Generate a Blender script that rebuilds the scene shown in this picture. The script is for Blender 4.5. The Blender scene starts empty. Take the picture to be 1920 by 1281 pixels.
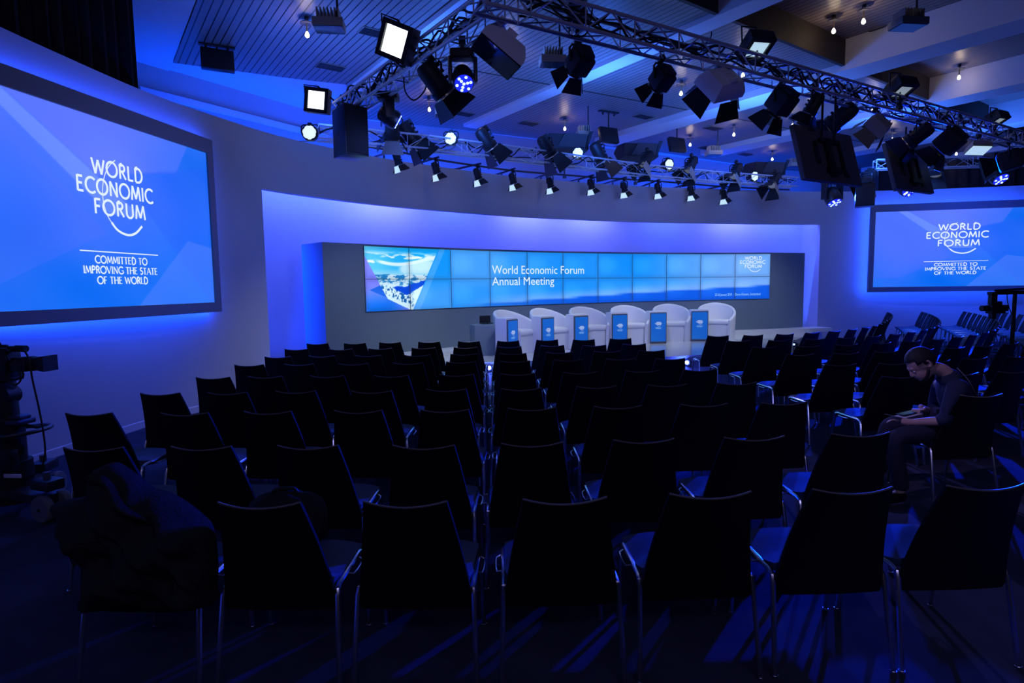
import bpy, bmesh, math, random
import numpy as np
from math import sin, cos, pi, radians, atan2, hypot, sqrt
from mathutils import Vector, Matrix
random.seed(7)
SC = bpy.context.scene
COL = SC.collection

# ------------------------------------------------------------------ camera
FPX, PITCH, ROLL, EYE = 1120.0, radians(5.28), radians(0.8), 1.70
_fw = Vector((0, cos(PITCH), -sin(PITCH))); _up0 = Vector((0, sin(PITCH), cos(PITCH))); _rt0 = Vector((1, 0, 0))
RT = _rt0 * cos(ROLL) - _up0 * sin(ROLL); UP = _up0 * cos(ROLL) + _rt0 * sin(ROLL); FW = _fw
cam_d = bpy.data.cameras.new('camera'); cam = bpy.data.objects.new('camera', cam_d); COL.objects.link(cam)
cam_d.sensor_width = 36.0; cam_d.lens = 36.0 * FPX / 1920.0; cam_d.clip_start = 0.05; cam_d.clip_end = 200
M = Matrix((RT, UP, -FW)).transposed().to_4x4(); M.translation = Vector((0, 0, EYE)); cam.matrix_world = M
SC.camera = cam
SC.view_settings.view_transform = 'Standard'; SC.view_settings.look = 'None'
SC.view_settings.exposure = 0.0; SC.view_settings.gamma = 1.0; SC.view_settings.use_curve_mapping = False
SC.cycles.max_bounces = 6; SC.cycles.diffuse_bounces = 3; SC.cycles.glossy_bounces = 3
SC.cycles.sample_clamp_indirect = 4.0; SC.cycles.caustics_reflective = False; SC.cycles.caustics_refractive = False
SC.cycles.use_denoising = True

def ray(x, y): return FW + RT * ((x - 960) / FPX) - UP * ((y - 640.5) / FPX)
def at_z(x, y, z):                       # the point seen at pixel x, y that lies at height z
    d = ray(x, y); return Vector((0, 0, EYE)) + d * ((z - EYE) / d.z)
def at_y(x, y, Y):                       # ... that lies at distance Y into the hall
    d = ray(x, y); return Vector((0, 0, EYE)) + d * (Y / d.y)
def at_plane(x, y, p0, n):
    d = ray(x, y); o = Vector((0, 0, EYE)); return o + d * ((Vector(p0) - o).dot(n) / d.dot(n))

# ------------------------------------------------------------------ world and hall lighting
w = bpy.data.worlds.new('world'); SC.world = w; w.use_nodes = True
w.node_tree.nodes['Background'].inputs[0].default_value = (0.10, 0.14, 0.55, 1)
w.node_tree.nodes['Background'].inputs[1].default_value = 0.012

CV = Vector((8.6, 0.85))                 # centre of the stage curve
RV = 14.8                                # radius of the display wall
def on_arc(a, r): return Vector((CV.x + r * cos(a), CV.y + r * sin(a)))
A_L = atan2(10.55 - CV.y, -2.58 - CV.x); A_R = atan2(15.55 - CV.y, 6.68 - CV.x)

def crom(P, k=8):                        # smooth curve through points
    P = [Vector(p) for p in P]; out = []
    for i in range(len(P) - 1):
        a = P[max(i - 1, 0)]; b = P[i]; c = P[i + 1]; d = P[min(i + 2, len(P) - 1)]
        for j in range(k):
            t = j / k; out.append(.5 * ((2 * b) + (c - a) * t + (2 * a - 5 * b + 4 * c - d) * t * t + (3 * b - a - 3 * c + d) * t ** 3))
    return out + [P[-1]]
def V3(p, z): return Vector((p[0], p[1], z))

def off(P, d):                          # the polyline moved outward by d
    out = []
    for i in range(len(P)):
        t = (P[min(i + 1, len(P) - 1)] - P[max(i - 1, 0)]).normalized(); out.append(P[i] + Vector((-t.y, t.x, 0)) * d)
    return out
# line of the set wall on the floor
WALLC = crom([(-4.86, 0, 0), (-4.84, 3, 0), (-4.80, 5.4, 0), (-4.70, 6.7, 0), (-4.56, 7.75, 0), (-4.33, 8.56, 0), (-3.87, 9.8, 0), (-3.3, 10.75, 0), (-2.5, 11.75, 0),
              (-1.6, 12.6, 0), (0.05, 13.92, 0), (1.5, 14.72, 0), (3.35, 15.56, 0), (5.6, 16.22, 0), (7.2, 16.62, 0), (8.66, 16.9, 0), (10.2, 16.9, 0), (12.2, 16.62, 0), (14.4, 16.1, 0), (17.5, 15.0, 0), (20.5, 13.2, 0)], 8)
def light(name, kind, loc, aim, energy, color, **kw):
    d = bpy.data.lights.new(name, kind); d.energy = energy; d.color = color
    for k, v in kw.items(): setattr(d, k, v)
    o = bpy.data.objects.new(name, d); COL.objects.link(o); o.location = loc
    if aim is not None:
        o.rotation_euler = (Vector(aim) - Vector(loc)).to_track_quat('-Z', 'Y').to_euler()
    return o
BLUE = (0.055, 0.085, 1.0); DEEP = (0.0, 0.025, 1.0); WHITE = (0.80, 0.90, 1.0); WARM = (1.0, 0.72, 0.45)

# LED wash battens hidden behind the set wall above the niche, washing its back
_in = off([p for p in WALLC if p.y > 9.7 and p.x < 8.7], .42)
for i in range(9):
    p = _in[int((len(_in) - 1) * (i + .5) / 9)]; q = _in[min(len(_in) - 1, int((len(_in) - 1) * (i + .5) / 9) + 1)]; d = (q - p).normalized(); nn = Vector((-d.y, d.x, 0))
    c = i in (2, 4, 5, 7)
    o = light('niche_batten', 'AREA', (p.x, p.y, 3.9), None, 50 if c else 40, (0.12, 0.15, 1.0) if c else (0.05, 0.095, 1.0), shape='RECTANGLE', size=1.3, size_y=0.12)
    Z = (Vector((0, 0, 1)) - nn * .13).normalized(); o.rotation_euler = Matrix((d, Z.cross(d), Z)).transposed().to_euler()
# side washes of the niche
light('niche_side_wash', 'AREA', (-4.02, 10.45, 1.5), (-3.2, 10.55, 1.4), 60, (0.0, 0.045, 1.0), shape='RECTANGLE', size=.3, size_y=2.0)
light('niche_side_wash', 'AREA', (8.38, 17.15, 1.6), (8.3, 17.7, 1.7), 9, (0.03, 0.10, 1.0), shape='RECTANGLE', size=.4, size_y=2.0)
# blue uplights on the hall's end wall, behind the set
for x, y in ((-4.9, 10.6), (-3.7, 12.2), (-2.2, 13.6), (-0.2, 14.85), (2.2, 16.05), (4.8, 17.2), (7.2, 18.2), (10.0, 18.6)):
    light('cyc_uplight', 'AREA', (x, y, 3.7), (x - .45, y + .8, 4.9), 70, (0.0, 0.055, 1.0), shape='RECTANGLE', size=1.6, size_y=.25)
light('cyc_uplight', 'AREA', (-5.05, 9.1, 4.0), (-5.45, 9.75, 5.4), 10, (0.0, 0.07, 1.0), shape='RECTANGLE', size=.5, size_y=.25)  # extra uplight, added to brighten the dark ceiling corner
# blue beams of the moving heads, plus added spots without fixtures for the side walls
def beam(loc, aim, e, col=DEEP, size=70, blend=.6, r=.06):
    return light('blue_beam', 'SPOT', loc, aim, e, col, spot_size=radians(size), spot_blend=blend, shadow_soft_size=r)
beam((9.5, 14.1, 3.7), (5.0, 4.6, .3), 11000, DEEP, 62, .7)
beam((7.7, 13.9, 3.6), (2.2, 2.5, .2), 3600, (0.01, .05, 1), 50, .8)
beam((-1.6, 7.2, 3.3), (-4.6, 6.2, .4), 160, (0.05, .09, 1), 100, 1.)
beam((-0.5, 5.5, 3.3), (2.4, 13.0, .3), 500, (0.05, .09, 1), 60, 1.)
beam((12.3, 13.0, 3.7), (12.2, 16.6, 1.0), 420, (0.02, .06, 1), 120, 1.)
beam((-2.0, 8.6, 3.7), (-4.4, 6.5, 0.8), 75, (0.09, .13, 1), 130, 1.)
# added area lights standing in for screen and niche glow on the boarded ceiling
for x, y, e in ((-2.6, 8.6, 36), (-0.8, 9.2, 66), (1.6, 10.4, 90), (4.6, 11.8, 85), (7.8, 13.0, 66), (11.0, 14.0, 50)):
    light('ceiling_wash', 'AREA', (x, y, 4.15), (x + .3, y + .5, 5.4), e, (0.035, 0.16, 1.0), shape='DISK', size=.4, spread=radians(178))
# violet house light at the back of the hall, behind the seats shown
light('rear_house_light', 'AREA', (1.5, -3.2, 4.6), (2.5, 6, 1.2), 42, (.46, .42, 1.0), shape='RECTANGLE', size=5.0, size_y=.6)
beam((3.6, 11.6, 3.7), (3.3, 4.6, .9), 900, (.22, .20, 1), 30, .9)  # added spot to brighten the seated person and the seats around
beam((0.4, 3.4, 3.85), (3.15, 4.55, .85), 130, (.52, .36, 1), 17, .8)  # added narrow violet spot on the person's near side
beam((8.4, 14.3, 3.7), (11.4, 14.4, .6), 900, (0, .09, 1), 62, .8)  # added spot to strengthen the blue on the far right chairs
# white stage key light from the rig
for i in range(5):
    a = A_L + .1 + (A_R - A_L - .15) * (i + .5) / 5
    p = on_arc(a, 12.3); q = on_arc(a, 13.9)
    light('stage_key', 'SPOT', (p.x, p.y, 3.9), (q.x, q.y, .5), 150, WHITE, spot_size=radians(85), spot_blend=.9, shadow_soft_size=.12)
# added blue spots without fixtures, as spill on the wall around the niche
for p, q, e in (((-0.8, 7.0, 3.4), (-2.6, 12.0, 3.9), 150), ((4.2, 9.6, 3.4), (4.2, 16.0, 3.9), 240), ((8.6, 11.4, 3.5), (9.5, 17.0, 2.6), 120), ((-1.2, 6.0, 3.4), (-4.4, 8.8, 2.0), 30)):
    light('wall_spill', 'SPOT', p, q, e, (0.13, 0.23, 1.0), spot_size=radians(100), spot_blend=1., shadow_soft_size=.4)

# ------------------------------------------------------------------ materials
def lin(c):
    return tuple(((v / 255) / 12.92 if v <= 10 else (((v / 255) + .055) / 1.055) ** 2.4) for v in c)
MATS = {}
def mat(name, col=(.5, .5, .5), rough=.6, metal=0., emit=None, es=1.0, noise=0., nscale=20., bump=0., bscale=200., spec=.5, coat=0.):
    if name in MATS: return MATS[name]
    m = bpy.data.materials.new(name); m.use_nodes = True; nt = m.node_tree; b = nt.nodes['Principled BSDF']
    b.inputs['Base Color'].default_value = (*col, 1); b.inputs['Roughness'].default_value = rough; b.inputs['Metallic'].default_value = metal
    b.inputs['Specular IOR Level'].default_value = spec; b.inputs['Coat Weight'].default_value = coat
    if emit is not None:
        b.inputs['Emission Color'].default_value = (*emit, 1); b.inputs['Emission Strength'].default_value = es
    tc = nt.nodes.new('ShaderNodeTexCoord')
    if noise:
        t = nt.nodes.new('ShaderNodeTexNoise'); t.inputs['Scale'].default_value = nscale; t.inputs['Detail'].default_value = 4
        nt.links.new(tc.outputs['Object'], t.inputs['Vector'])
        r = nt.nodes.new('ShaderNodeMapRange'); r.inputs['To Min'].default_value = 1 - noise; r.inputs['To Max'].default_value = 1 + noise
        nt.links.new(t.outputs['Fac'], r.inputs['Value'])
        x = nt.nodes.new('ShaderNodeVectorMath'); x.operation = 'SCALE'; x.inputs[0].default_value = col
        nt.links.new(r.outputs[0], x.inputs['Scale']); nt.links.new(x.outputs[0], b.inputs['Base Color'])
    if bump:
        t = nt.nodes.new('ShaderNodeTexNoise'); t.inputs['Scale'].default_value = bscale; t.inputs['Detail'].default_value = 3
        nt.links.new(tc.outputs['Object'], t.inputs['Vector'])
        u = nt.nodes.new('ShaderNodeBump'); u.inputs['Strength'].default_value = bump; u.inputs['Distance'].default_value = .01
        nt.links.new(t.outputs['Fac'], u.inputs['Height']); nt.links.new(u.outputs[0], b.inputs['Normal'])
    MATS[name] = m; return m
def picture_mat(name):
    m = bpy.data.materials.new(name); m.use_nodes = True; nt = m.node_tree; b = nt.nodes['Principled BSDF']
    b.inputs['Base Color'].default_value = (.01, .01, .012, 1); b.inputs['Roughness'].default_value = .35
    a = nt.nodes.new('ShaderNodeAttribute'); a.attribute_name = 'picture'
    nt.links.new(a.outputs['Color'], b.inputs['Emission Color']); b.inputs['Emission Strength'].default_value = 1.0
    MATS[name] = m; return m
mat('carpet', (.07, .08, .12), .95, noise=.35, nscale=6, bump=.6, bscale=350, spec=.1)
mat('set_paint', (.60, .60, .62), .85, noise=.04, nscale=3, spec=.2)
mat('set_grey', (.17, .22, .28), .7, noise=.04, nscale=4, spec=.25)
mat('skirting', (.7, .7, .72), .6)
mat('stage_gloss', (.62, .64, .66), .12, noise=.03, nscale=3, coat=.3)
mat('stage_face', (.55, .55, .6), .6)
mat('hall_wall', (.42, .40, .38), .85, noise=.08, nscale=60, spec=.1)
mat('beam_white', (.62, .62, .64), .7)
mat('dark_wood', (.035, .028, .024), .7, noise=.25, nscale=12)
mat('curtain', (.030, .028, .030), 1., noise=.3, nscale=8, spec=.05)
mat('black', (.010, .010, .012), .55)
mat('black_satin', (.016, .016, .018), .35)
mat('chair_back', (.008, .008, .010), .55, bump=.15, bscale=300, spec=.25)
mat('edge_highlight', (.20, .19, .19), .35)  # pale tone puts the highlight along the chair tops into the colour
mat('seat_fabric', (.12, .16, .24), .85, noise=.12, nscale=80, bump=.3, bscale=500, spec=.2)
mat('chrome', (.80, .80, .84), .22, 1.0)
mat('alu', (.74, .75, .78), .45, .45)
mat('steel_dark', (.10, .10, .11), .4, .8)
mat('cable', (.012, .012, .013), .6)
mat('armchair_white', (.78, .78, .80), .35, spec=.4)
mat('pedestal_white', (.78, .78, .80), .4)
mat('screen_frame', (.20, .20, .23), .5)
mat('display_cover', (.15, .135, .13), .5)
mat('vent_frame', (.20, .18, .17), .7)
mat('flap_grey', (.045, .042, .042), .7)
mat('frame_grey', (.10, .11, .13), .5)
mat('beige_metal', (.50, .44, .34), .6)
mat('white_metal', (.85, .85, .84), .45)
mat('glass_dark', (.02, .03, .05), .08)
mat('letters', (.0, .0, .0), .9, emit=lin((226, 241, 255)), es=1.0)
mat('letters_dim', (.0, .0, .0), .9, emit=lin((150, 205, 245)), es=1.0)
mat('halogen', (1, 1, 1), .3, emit=(1.0, .86, .68), es=9.)
mat('lamp_white', (1, 1, 1), .3, emit=(.92, .98, 1.0), es=2.2)
mat('lamp_soft', (.8, .85, .9), .3, emit=(.42, .62, .74), es=1.0)
mat('lamp_dim', (.7, .75, .8), .3, emit=(.20, .25, .28), es=1.0)
mat('lens_glow', (.9, .95, 1), .2, emit=(.70, .86, .80), es=1.0)
mat('lens_clear', (.25, .28, .32), .08, emit=(.07, .08, .09), es=1.0)
mat('door_lit', (.6, .66, .68), .5, emit=(.55, .80, .85), es=.9)  # emission paints the lamp light onto the barn door
mat('led_blue', (.02, .03, .3), .2, emit=(.01, .02, 1.0), es=1.3)
mat('led_point', (.2, .3, 1), .2, emit=(.30, .42, 1.0), es=3.0)
mat('led_star', (.2, .3, 1), .2, emit=(.20, .32, 1.0), es=14.)
mat('brass', (.7, .55, .35), .3, .9)
mat('rubber', (.20, .21, .22), .8)
mat('skin', (.55, .36, .30), .55)
mat('hair', (.012, .011, .012), .7, bump=.4, bscale=120)
mat('shirt', (.035, .045, .085), .9, bump=.3, bscale=90, spec=.1)
mat('trousers', (.04, .045, .075), .95, bump=.2, bscale=90, spec=.1)
mat('shoe', (.01, .01, .01), .5)
mat('coat_wool', (.026, .026, .032), .95, noise=.4, nscale=30, bump=.5, bscale=60, spec=.1)
mat('paper', (.75, .75, .78), .7)
mat('phone_glow', (.02, .03, .03), .2, emit=lin((8, 34, 32)), es=1.0)
picture_mat('screen_picture')
# ------------------------------------------------------------------ mesh helpers
class MB:
    def __init__(s): s.v = []; s.f = []; s.m = []; s.cur = 0
    def add(s, vs, fs):
        o = len(s.v); s.v += [tuple(p) for p in vs]; s.f += [tuple(i + o for i in f) for f in fs]; s.m += [s.cur] * len(fs); return s
    def box(s, c, d, R=None):
        c = Vector(c); x, y, z = d[0] / 2, d[1] / 2, d[2] / 2
        P = [Vector(p) for p in ((-x, -y, -z), (x, -y, -z), (x, y, -z), (-x, y, -z), (-x, -y, z), (x, -y, z), (x, y, z), (-x, y, z))]
        if R is not None: P = [R @ p for p in P]
        return s.add([c + p for p in P], [(3, 2, 1, 0), (4, 5, 6, 7), (0, 1, 5, 4), (1, 2, 6, 5), (2, 3, 7, 6), (3, 0, 4, 7)])
    def bbox(s, c, d, b=.01, R=None):      # box with chamfered edges
        c = Vector(c); bm = bmesh.new(); bmesh.ops.create_cube(bm, size=1)
        bmesh.ops.scale(bm, vec=d, verts=bm.verts)
        bmesh.ops.bevel(bm, geom=bm.edges[:], offset=min(b, min(d) * .45), segments=2, affect='EDGES', profile=.6)
        bm.verts.index_update(); vs = [v.co.copy() for v in bm.verts]; fs = [[v.index for v in f.verts] for f in bm.faces]; bm.free()
        if R is not None: vs = [R @ p for p in vs]
        return s.add([c + p for p in vs], fs)
    def cyl(s, p0, p1, r0, r1=None, n=14, caps=True):
        p0, p1 = Vector(p0), Vector(p1); r1 = r0 if r1 is None else r1; d = (p1 - p0).normalized()
        a = d.orthogonal().normalized(); b = d.cross(a)
        V = []
        for p, r in ((p0, r0), (p1, r1)):
            for i in range(n):
                t = 2 * pi * i / n; V.append(p + (a * cos(t) + b * sin(t)) * r)
        F = [(i, (i + 1) % n, n + (i + 1) % n, n + i) for i in range(n)]
        if caps: F += [tuple(range(n - 1, -1, -1)), tuple(range(n, 2 * n))]
        return s.add(V, F)
    def tube(s, pts, r, n=7, closed=False):
        P = [Vector(p) for p in pts]; N = len(P); V = []; prev = None
        for i, p in enumerate(P):
            if closed: t = (P[(i + 1) % N] - P[i - 1])
            else: t = P[min(i + 1, N - 1)] - P[max(i - 1, 0)]
            t = t.normalized() if t.length > 1e-9 else Vector((0, 0, 1))
            if prev is None: a = t.orthogonal().normalized()
            else:
                a = prev - t * prev.dot(t); a = a.normalized() if a.length > 1e-6 else t.orthogonal().normalized()
            prev = a; b = t.cross(a); rr = r[i] if hasattr(r, '__len__') else r
            for k in range(n):
                u = 2 * pi * k / n; V.append(p + (a * cos(u) + b * sin(u)) * rr)
        F = []
        for i in range(N if closed else N - 1):
            j = (i + 1) % N
            for k in range(n): F.append((i * n + k, i * n + (k + 1) % n, j * n + (k + 1) % n, j * n + k))
        if not closed: F += [tuple(range(n - 1, -1, -1)), tuple(range((N - 1) * n, N * n))]
        return s.add(V, F)
    def prism(s, pts, vec):
        P = [Vector(p) for p in pts]; n = len(P); vec = Vector(vec)
        return s.add(P + [p + vec for p in P], [tuple(range(n - 1, -1, -1)), tuple(range(n, 2 * n))] + [(i, (i + 1) % n, n + (i + 1) % n, n + i) for i in range(n)])
    def grid(s, fn, nu, nv, closed_u=False):
        V = [fn(i / (nu if closed_u else nu - 1), j / (nv - 1)) for i in range(nu) for j in range(nv)]
        F = []
        for i in range(nu if closed_u else nu - 1):
            for j in range(nv - 1):
                a = i * nv + j; b = ((i + 1) % nu) * nv + j; F.append((a, b, b + 1, a + 1))
        return s.add(V, F)
    def sheet(s, fn, nu, nv, th):          # a curved sheet with thickness: fn(u,v) -> (point, normal)
        A = [[fn(i / (nu - 1), j / (nv - 1)) for j in range(nv)] for i in range(nu)]
        V = [Vector(p) + Vector(q) * (th / 2) for r_ in A for p, q in r_] + [Vector(p) - Vector(q) * (th / 2) for r_ in A for p, q in r_]
        o = nu * nv; F = []
        for i in range(nu - 1):
            for j in range(nv - 1):
                a = i * nv + j; F += [(a, a + nv, a + nv + 1, a + 1), (o + a + 1, o + a + nv + 1, o + a + nv, o + a)]
        ring = [(i, 0) for i in range(nu)] + [(nu - 1, j) for j in range(1, nv)] + [(i, nv - 1) for i in range(nu - 2, -1, -1)] + [(0, j) for j in range(nv - 2, 0, -1)]
        R = [i * nv + j for i, j in ring]
        for k in range(len(R)): a, b = R[k], R[(k + 1) % len(R)]; F.append((b, a, a + o, b + o))
        return s.add(V, F)
    def lathe(s, prof, o, ax, n=20):       # profile of (radius, height) about axis ax
        o = Vector(o); d = Vector(ax).normalized(); a = d.orthogonal().normalized(); b = d.cross(a); V = []
        for r, h in prof:
            for k in range(n): t = 2 * pi * k / n; V.append(o + d * h + (a * cos(t) + b * sin(t)) * max(r, 1e-5))
        F = [(i * n + k, i * n + (k + 1) % n, (i + 1) * n + (k + 1) % n, (i + 1) * n + k) for i in range(len(prof) - 1) for k in range(n)]
        F += [tuple(range(n - 1, -1, -1)), tuple(range((len(prof) - 1) * n, len(prof) * n))]
        return s.add(V, F)
    def mesh(s, name, mats, ang=35):
        me = bpy.data.meshes.new(name); me.from_pydata([tuple(p) for p in s.v], [], s.f)
        for m in (mats if isinstance(mats, (list, tuple)) else [mats]): me.materials.append(MATS[m])
        me.polygons.foreach_set('material_index', s.m)
        bm = bmesh.new(); bm.from_mesh(me); bmesh.ops.recalc_face_normals(bm, faces=bm.faces[:]); bm.to_mesh(me); bm.free()
        me.polygons.foreach_set('use_smooth', [True] * len(me.polygons)); me.set_sharp_from_angle(angle=radians(ang)); me.update()
        return me
    def build(s, name, mats, parent=None, ang=35):
        o = bpy.data.objects.new(name, s.mesh(name, mats, ang)); COL.objects.link(o)
        if parent is not None: o.parent = parent
        return o
def tag(o, label, cat, group=None, kind=None):
    if label: o['label'] = label
    if cat: o['category'] = cat
    if group: o['group'] = group
    if kind: o['kind'] = kind
    return o
def thing(name, label, cat, loc=(0, 0, 0), rot=None, group=None):
    o = bpy.data.objects.new(name, None); COL.objects.link(o); o.empty_display_size = .1; o.location = loc
    if rot is not None: o.rotation_euler = rot.to_euler() if hasattr(rot, 'to_euler') else (0, 0, rot)
    return tag(o, label, cat, group)
def struct(o, label=None, cat=None):
    o['kind'] = 'structure'
    if label: o['label'] = label
    if cat: o['category'] = cat
    return o
def dup(root, loc, rotz, label, group):
    r = root.copy(); COL.objects.link(r); r.location = loc; r.rotation_euler = (0, 0, rotz); r['label'] = label; r['group'] = group
    for ch in root.children:
        c = ch.copy(); COL.objects.link(c); c.parent = r
        for g in ch.children:
            d = g.copy(); COL.objects.link(d); d.parent = c
    return r
# ------------------------------------------------------------------ lettering (own stroke alphabet)
def arcp(cx, cy, rx, ry, a0, a1, n=14): return [(cx + rx * cos(radians(a0 + (a1 - a0) * i / n)), cy + ry * sin(radians(a0 + (a1 - a0) * i / n))) for i in range(n + 1)]
# glyph: (advance width, [(polyline, thin?)], [serif points])
GL = {
 'A': (.78, [([(.02, 0), (.39, 1)], 1), ([(.39, 1), (.76, 0)], 0), ([(.16, .36), (.62, .36)], 1)], [(.02, 0), (.76, 0)]),
 'C': (.82, [(arcp(.52, .5, .46, .5, 48, 312, 22), 0)], []),
 'D': (.78, [([(.1, 0), (.1, 1)], 0), ([(.1, 1), (.3, 1)] + arcp(.3, .5, .42, .5, 90, -90, 16) + [(.1, 0)], 0)], []),
 'E': (.58, [([(.1, 0), (.1, 1)], 0), ([(.1, .97), (.52, .97)], 1), ([(.1, .53), (.47, .53)], 1), ([(.1, .03), (.54, .03)], 1)], [(.1, 0), (.1, 1)]),
 'F': (.54, [([(.1, 0), (.1, 1)], 0), ([(.1, .97), (.5, .97)], 1), ([(.1, .52), (.45, .52)], 1)], [(.1, 0)]),
 'G': (.86, [(arcp(.52, .5, .46, .5, 48, 330, 22), 0), ([(.56, .45), (.88, .45), (.88, .12)], 1)], []),
 'H': (.78, [([(.1, 0), (.1, 1)], 0), ([(.68, 0), (.68, 1)], 0), ([(.1, .52), (.68, .52)], 1)], [(.1, 0), (.1, 1), (.68, 0), (.68, 1)]),
 'I': (.22, [([(.11, 0), (.11, 1)], 0)], [(.11, 0), (.11, 1)]),
 'L': (.54, [([(.1, 0), (.1, 1)], 0), ([(.1, .03), (.52, .03)], 1)], [(.1, 1), (.1, 0)]),
 'M': (.92, [([(.05, 0), (.17, 1)], 1), ([(.17, 1), (.46, .1)], 0), ([(.46, .1), (.75, 1)], 1), ([(.75, 1), (.87, 0)], 0)], [(.05, 0), (.87, 0)]),
 'N': (.78, [([(.1, 0), (.1, 1)], 1), ([(.1, 1), (.68, 0)], 0), ([(.68, 0), (.68, 1)], 1)], [(.1, 0), (.68, 1)]),
 'O': (1.0, [(arcp(.5, .5, .45, .5, 0, 360, 28), 0)], []),
 'P': (.6, [([(.1, 0), (.1, 1)], 0), ([(.1, .98), (.3, .98)] + arcp(.3, .74, .24, .24, 90, -90, 12) + [(.1, .5)], 0)], [(.1, 0)]),
 'R': (.64, [([(.1, 0), (.1, 1)], 0), ([(.1, .98), (.3, .98)] + arcp(.3, .75, .22, .23, 90, -90, 12) + [(.1, .52)], 0), ([(.28, .52), (.6, 0)], 0)], [(.1, 0)]),
 'S': (.54, [(arcp(.27, .75, .2, .23, 35, 270, 14) + arcp(.27, .26, .22, .25, 90, -145, 14), 0)], []),
 'T': (.64, [([(.32, 0), (.32, 1)], 0), ([(.02, .97), (.62, .97)], 1)], [(.32, 0)]),
 'U': (.74, [([(.1, 1), (.1, .32)] + arcp(.37, .3, .27, .3, 180, 360, 14) + [(.64, 1)], 0)], []),
 'V': (.76, [([(.02, 1), (.38, 0)], 0), ([(.38, 0), (.74, 1)], 1)], [(.02, 1), (.74, 1)]),
 'W': (1.06, [([(.02, 1), (.28, 0)], 0), ([(.28, 0), (.53, .92)], 1), ([(.53, .92), (.78, 0)], 0), ([(.78, 0), (1.04, 1)], 1)], [(.02, 1), (1.04, 1)]),
 ' ': (.34, [], [])}
def stroke(mb, P, w, place):
    P = [Vector((p[0], p[1])) for p in P]
    L = []; R = []
    for i, p in enumerate(P):
        if i == 0: t = (P[1] - P[0]).normalized(); k = 1
        elif i == len(P) - 1: t = (P[-1] - P[-2]).normalized(); k = 1
        else:
            a = (P[i] - P[i - 1]).normalized(); b = (P[i + 1] - P[i]).normalized(); t = (a + b)
            t = t.normalized() if t.length > .1 else b; k = 1 / max(.5, t.dot(b))
        nrm = Vector((-t.y, t.x)) * (w[i] if hasattr(w, '__len__') else w) * .5 * k
        L.append(p + nrm); R.append(p - nrm)
    n = len(P); mb.add([place(*q) for q in L] + [place(*q) for q in R], [(i, n + i, n + i + 1, i + 1) for i in range(n - 1)])
def text_width(t, sp): return sum(GL[c][0] + sp for c in t) - sp
def write(mb, t, x, y, h, w, place, sp=.12, serif=False, width=None):   # centred at x, baseline y
    W = text_width(t, sp); k = h if width is None else width / W; X = x - W * k / 2
    for c in t:
        adv, S, ser = GL[c]
        for P, thin in S: stroke(mb, [(X + p[0] * k, y + p[1] * h) for p in P], w * (.5 if thin and serif else 1), place)
        if serif:
            for sx, sy in ser: stroke(mb, [(X + (sx - .11) * k, y + sy * h + (.02 * h if sy < .5 else -.02 * h)), (X + (sx + .11) * k, y + sy * h + (.02 * h if sy < .5 else -.02 * h))], w * .45, place)
        X += (adv + sp) * k
def logo(mb, cx, top, W, place, H=None, mb2=None):
    """three-line wordmark with its long thin curve; W = width of the middle line, H = vertical unit"""
    H = W if H is None else H
    h = .110 * H; g = .146 * H; w = .0205 * (W * H) ** .5
    for i, (t, dx, k) in enumerate((('WORLD', .03, .67), ('ECONOMIC', 0, 1.), ('FORUM', .03, .68))):
        write(mb, t, cx + dx * W, top - h - i * g, h, w, place, width=k * W)
    C = crom([(.0, .022, 0), (-.07, -.02, 0), (-.13, -.08, 0), (-.175, -.16, 0), (-.195, -.25, 0), (-.185, -.335, 0), (-.15, -.41, 0), (-.10, -.46, 0)], 5)
    stroke(mb, [(cx + p[0] * W, top + p[1] * H) for p in C], .008 * (W * H) ** .5, place)
    C = crom([(-.105, -.455, 0), (-.045, -.502, 0), (.04, -.53, 0), (.13, -.536, 0), (.22, -.512, 0), (.31, -.455, 0)], 5)
    stroke(mb, [(cx + p[0] * W, top + p[1] * H) for p in C], .021 * (W * H) ** .5, place)
    if mb2 is not None:
        yl = top - .68 * H; stroke(mb2, [(cx - .52 * W, yl), (cx + .52 * W, yl)], .008 * H, place)
        for i, (t, wd) in enumerate((('COMMITTED TO', .70), ('IMPROVING THE STATE', .99), ('OF THE WORLD', .68))):
            write(mb2, t, cx, top - (.765 + i * .0765) * H, .053 * H, .0115 * (W * H) ** .5, place, sp=.07, serif=True, width=wd * W)
def picture(name, nu, nv, pos, colour, parent, mat_='screen_picture'):
    """a flat emissive picture; pos(u,v)->xyz, colour(U,V arrays)->rgb (display values 0..255)"""
    V = [pos(i / nu, j / nv) for j in range(nv + 1) for i in range(nu + 1)]
    F = [(j * (nu + 1) + i, j * (nu + 1) + i + 1, (j + 1) * (nu + 1) + i + 1, (j + 1) * (nu + 1) + i) for j in range(nv) for i in range(nu)]
    me = bpy.data.meshes.new(name); me.from_pydata([tuple(p) for p in V], [], F); me.materials.append(MATS[mat_])
    J, I = np.mgrid[0:nv + 1, 0:nu + 1]; c = np.clip(colour(I / nu, J / nv), 0, 255) / 255.0
    c = np.where(c <= .04045, c / 12.92, ((c + .055) / 1.055) ** 2.4)
    at = me.color_attributes.new('picture', 'FLOAT_COLOR', 'POINT')
    at.data.foreach_set('color', np.concatenate([c, np.ones(c.shape[:2] + (1,))], 2).astype(np.float32).ravel())
    o = bpy.data.objects.new(name, me); COL.objects.link(o); o.parent = parent; return o
def smooth(a, b, x): t = np.clip((x - a) / (b - a), 0, 1); return t * t * (3 - 2 * t)
def mixc(a, b, t): return np.array(a, float) * (1 - t[..., None]) + np.array(b, float) * t[..., None] if not isinstance(a, np.ndarray) or a.ndim == 1 else a * (1 - t[..., None]) + np.array(b, float) * t[..., None]
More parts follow.
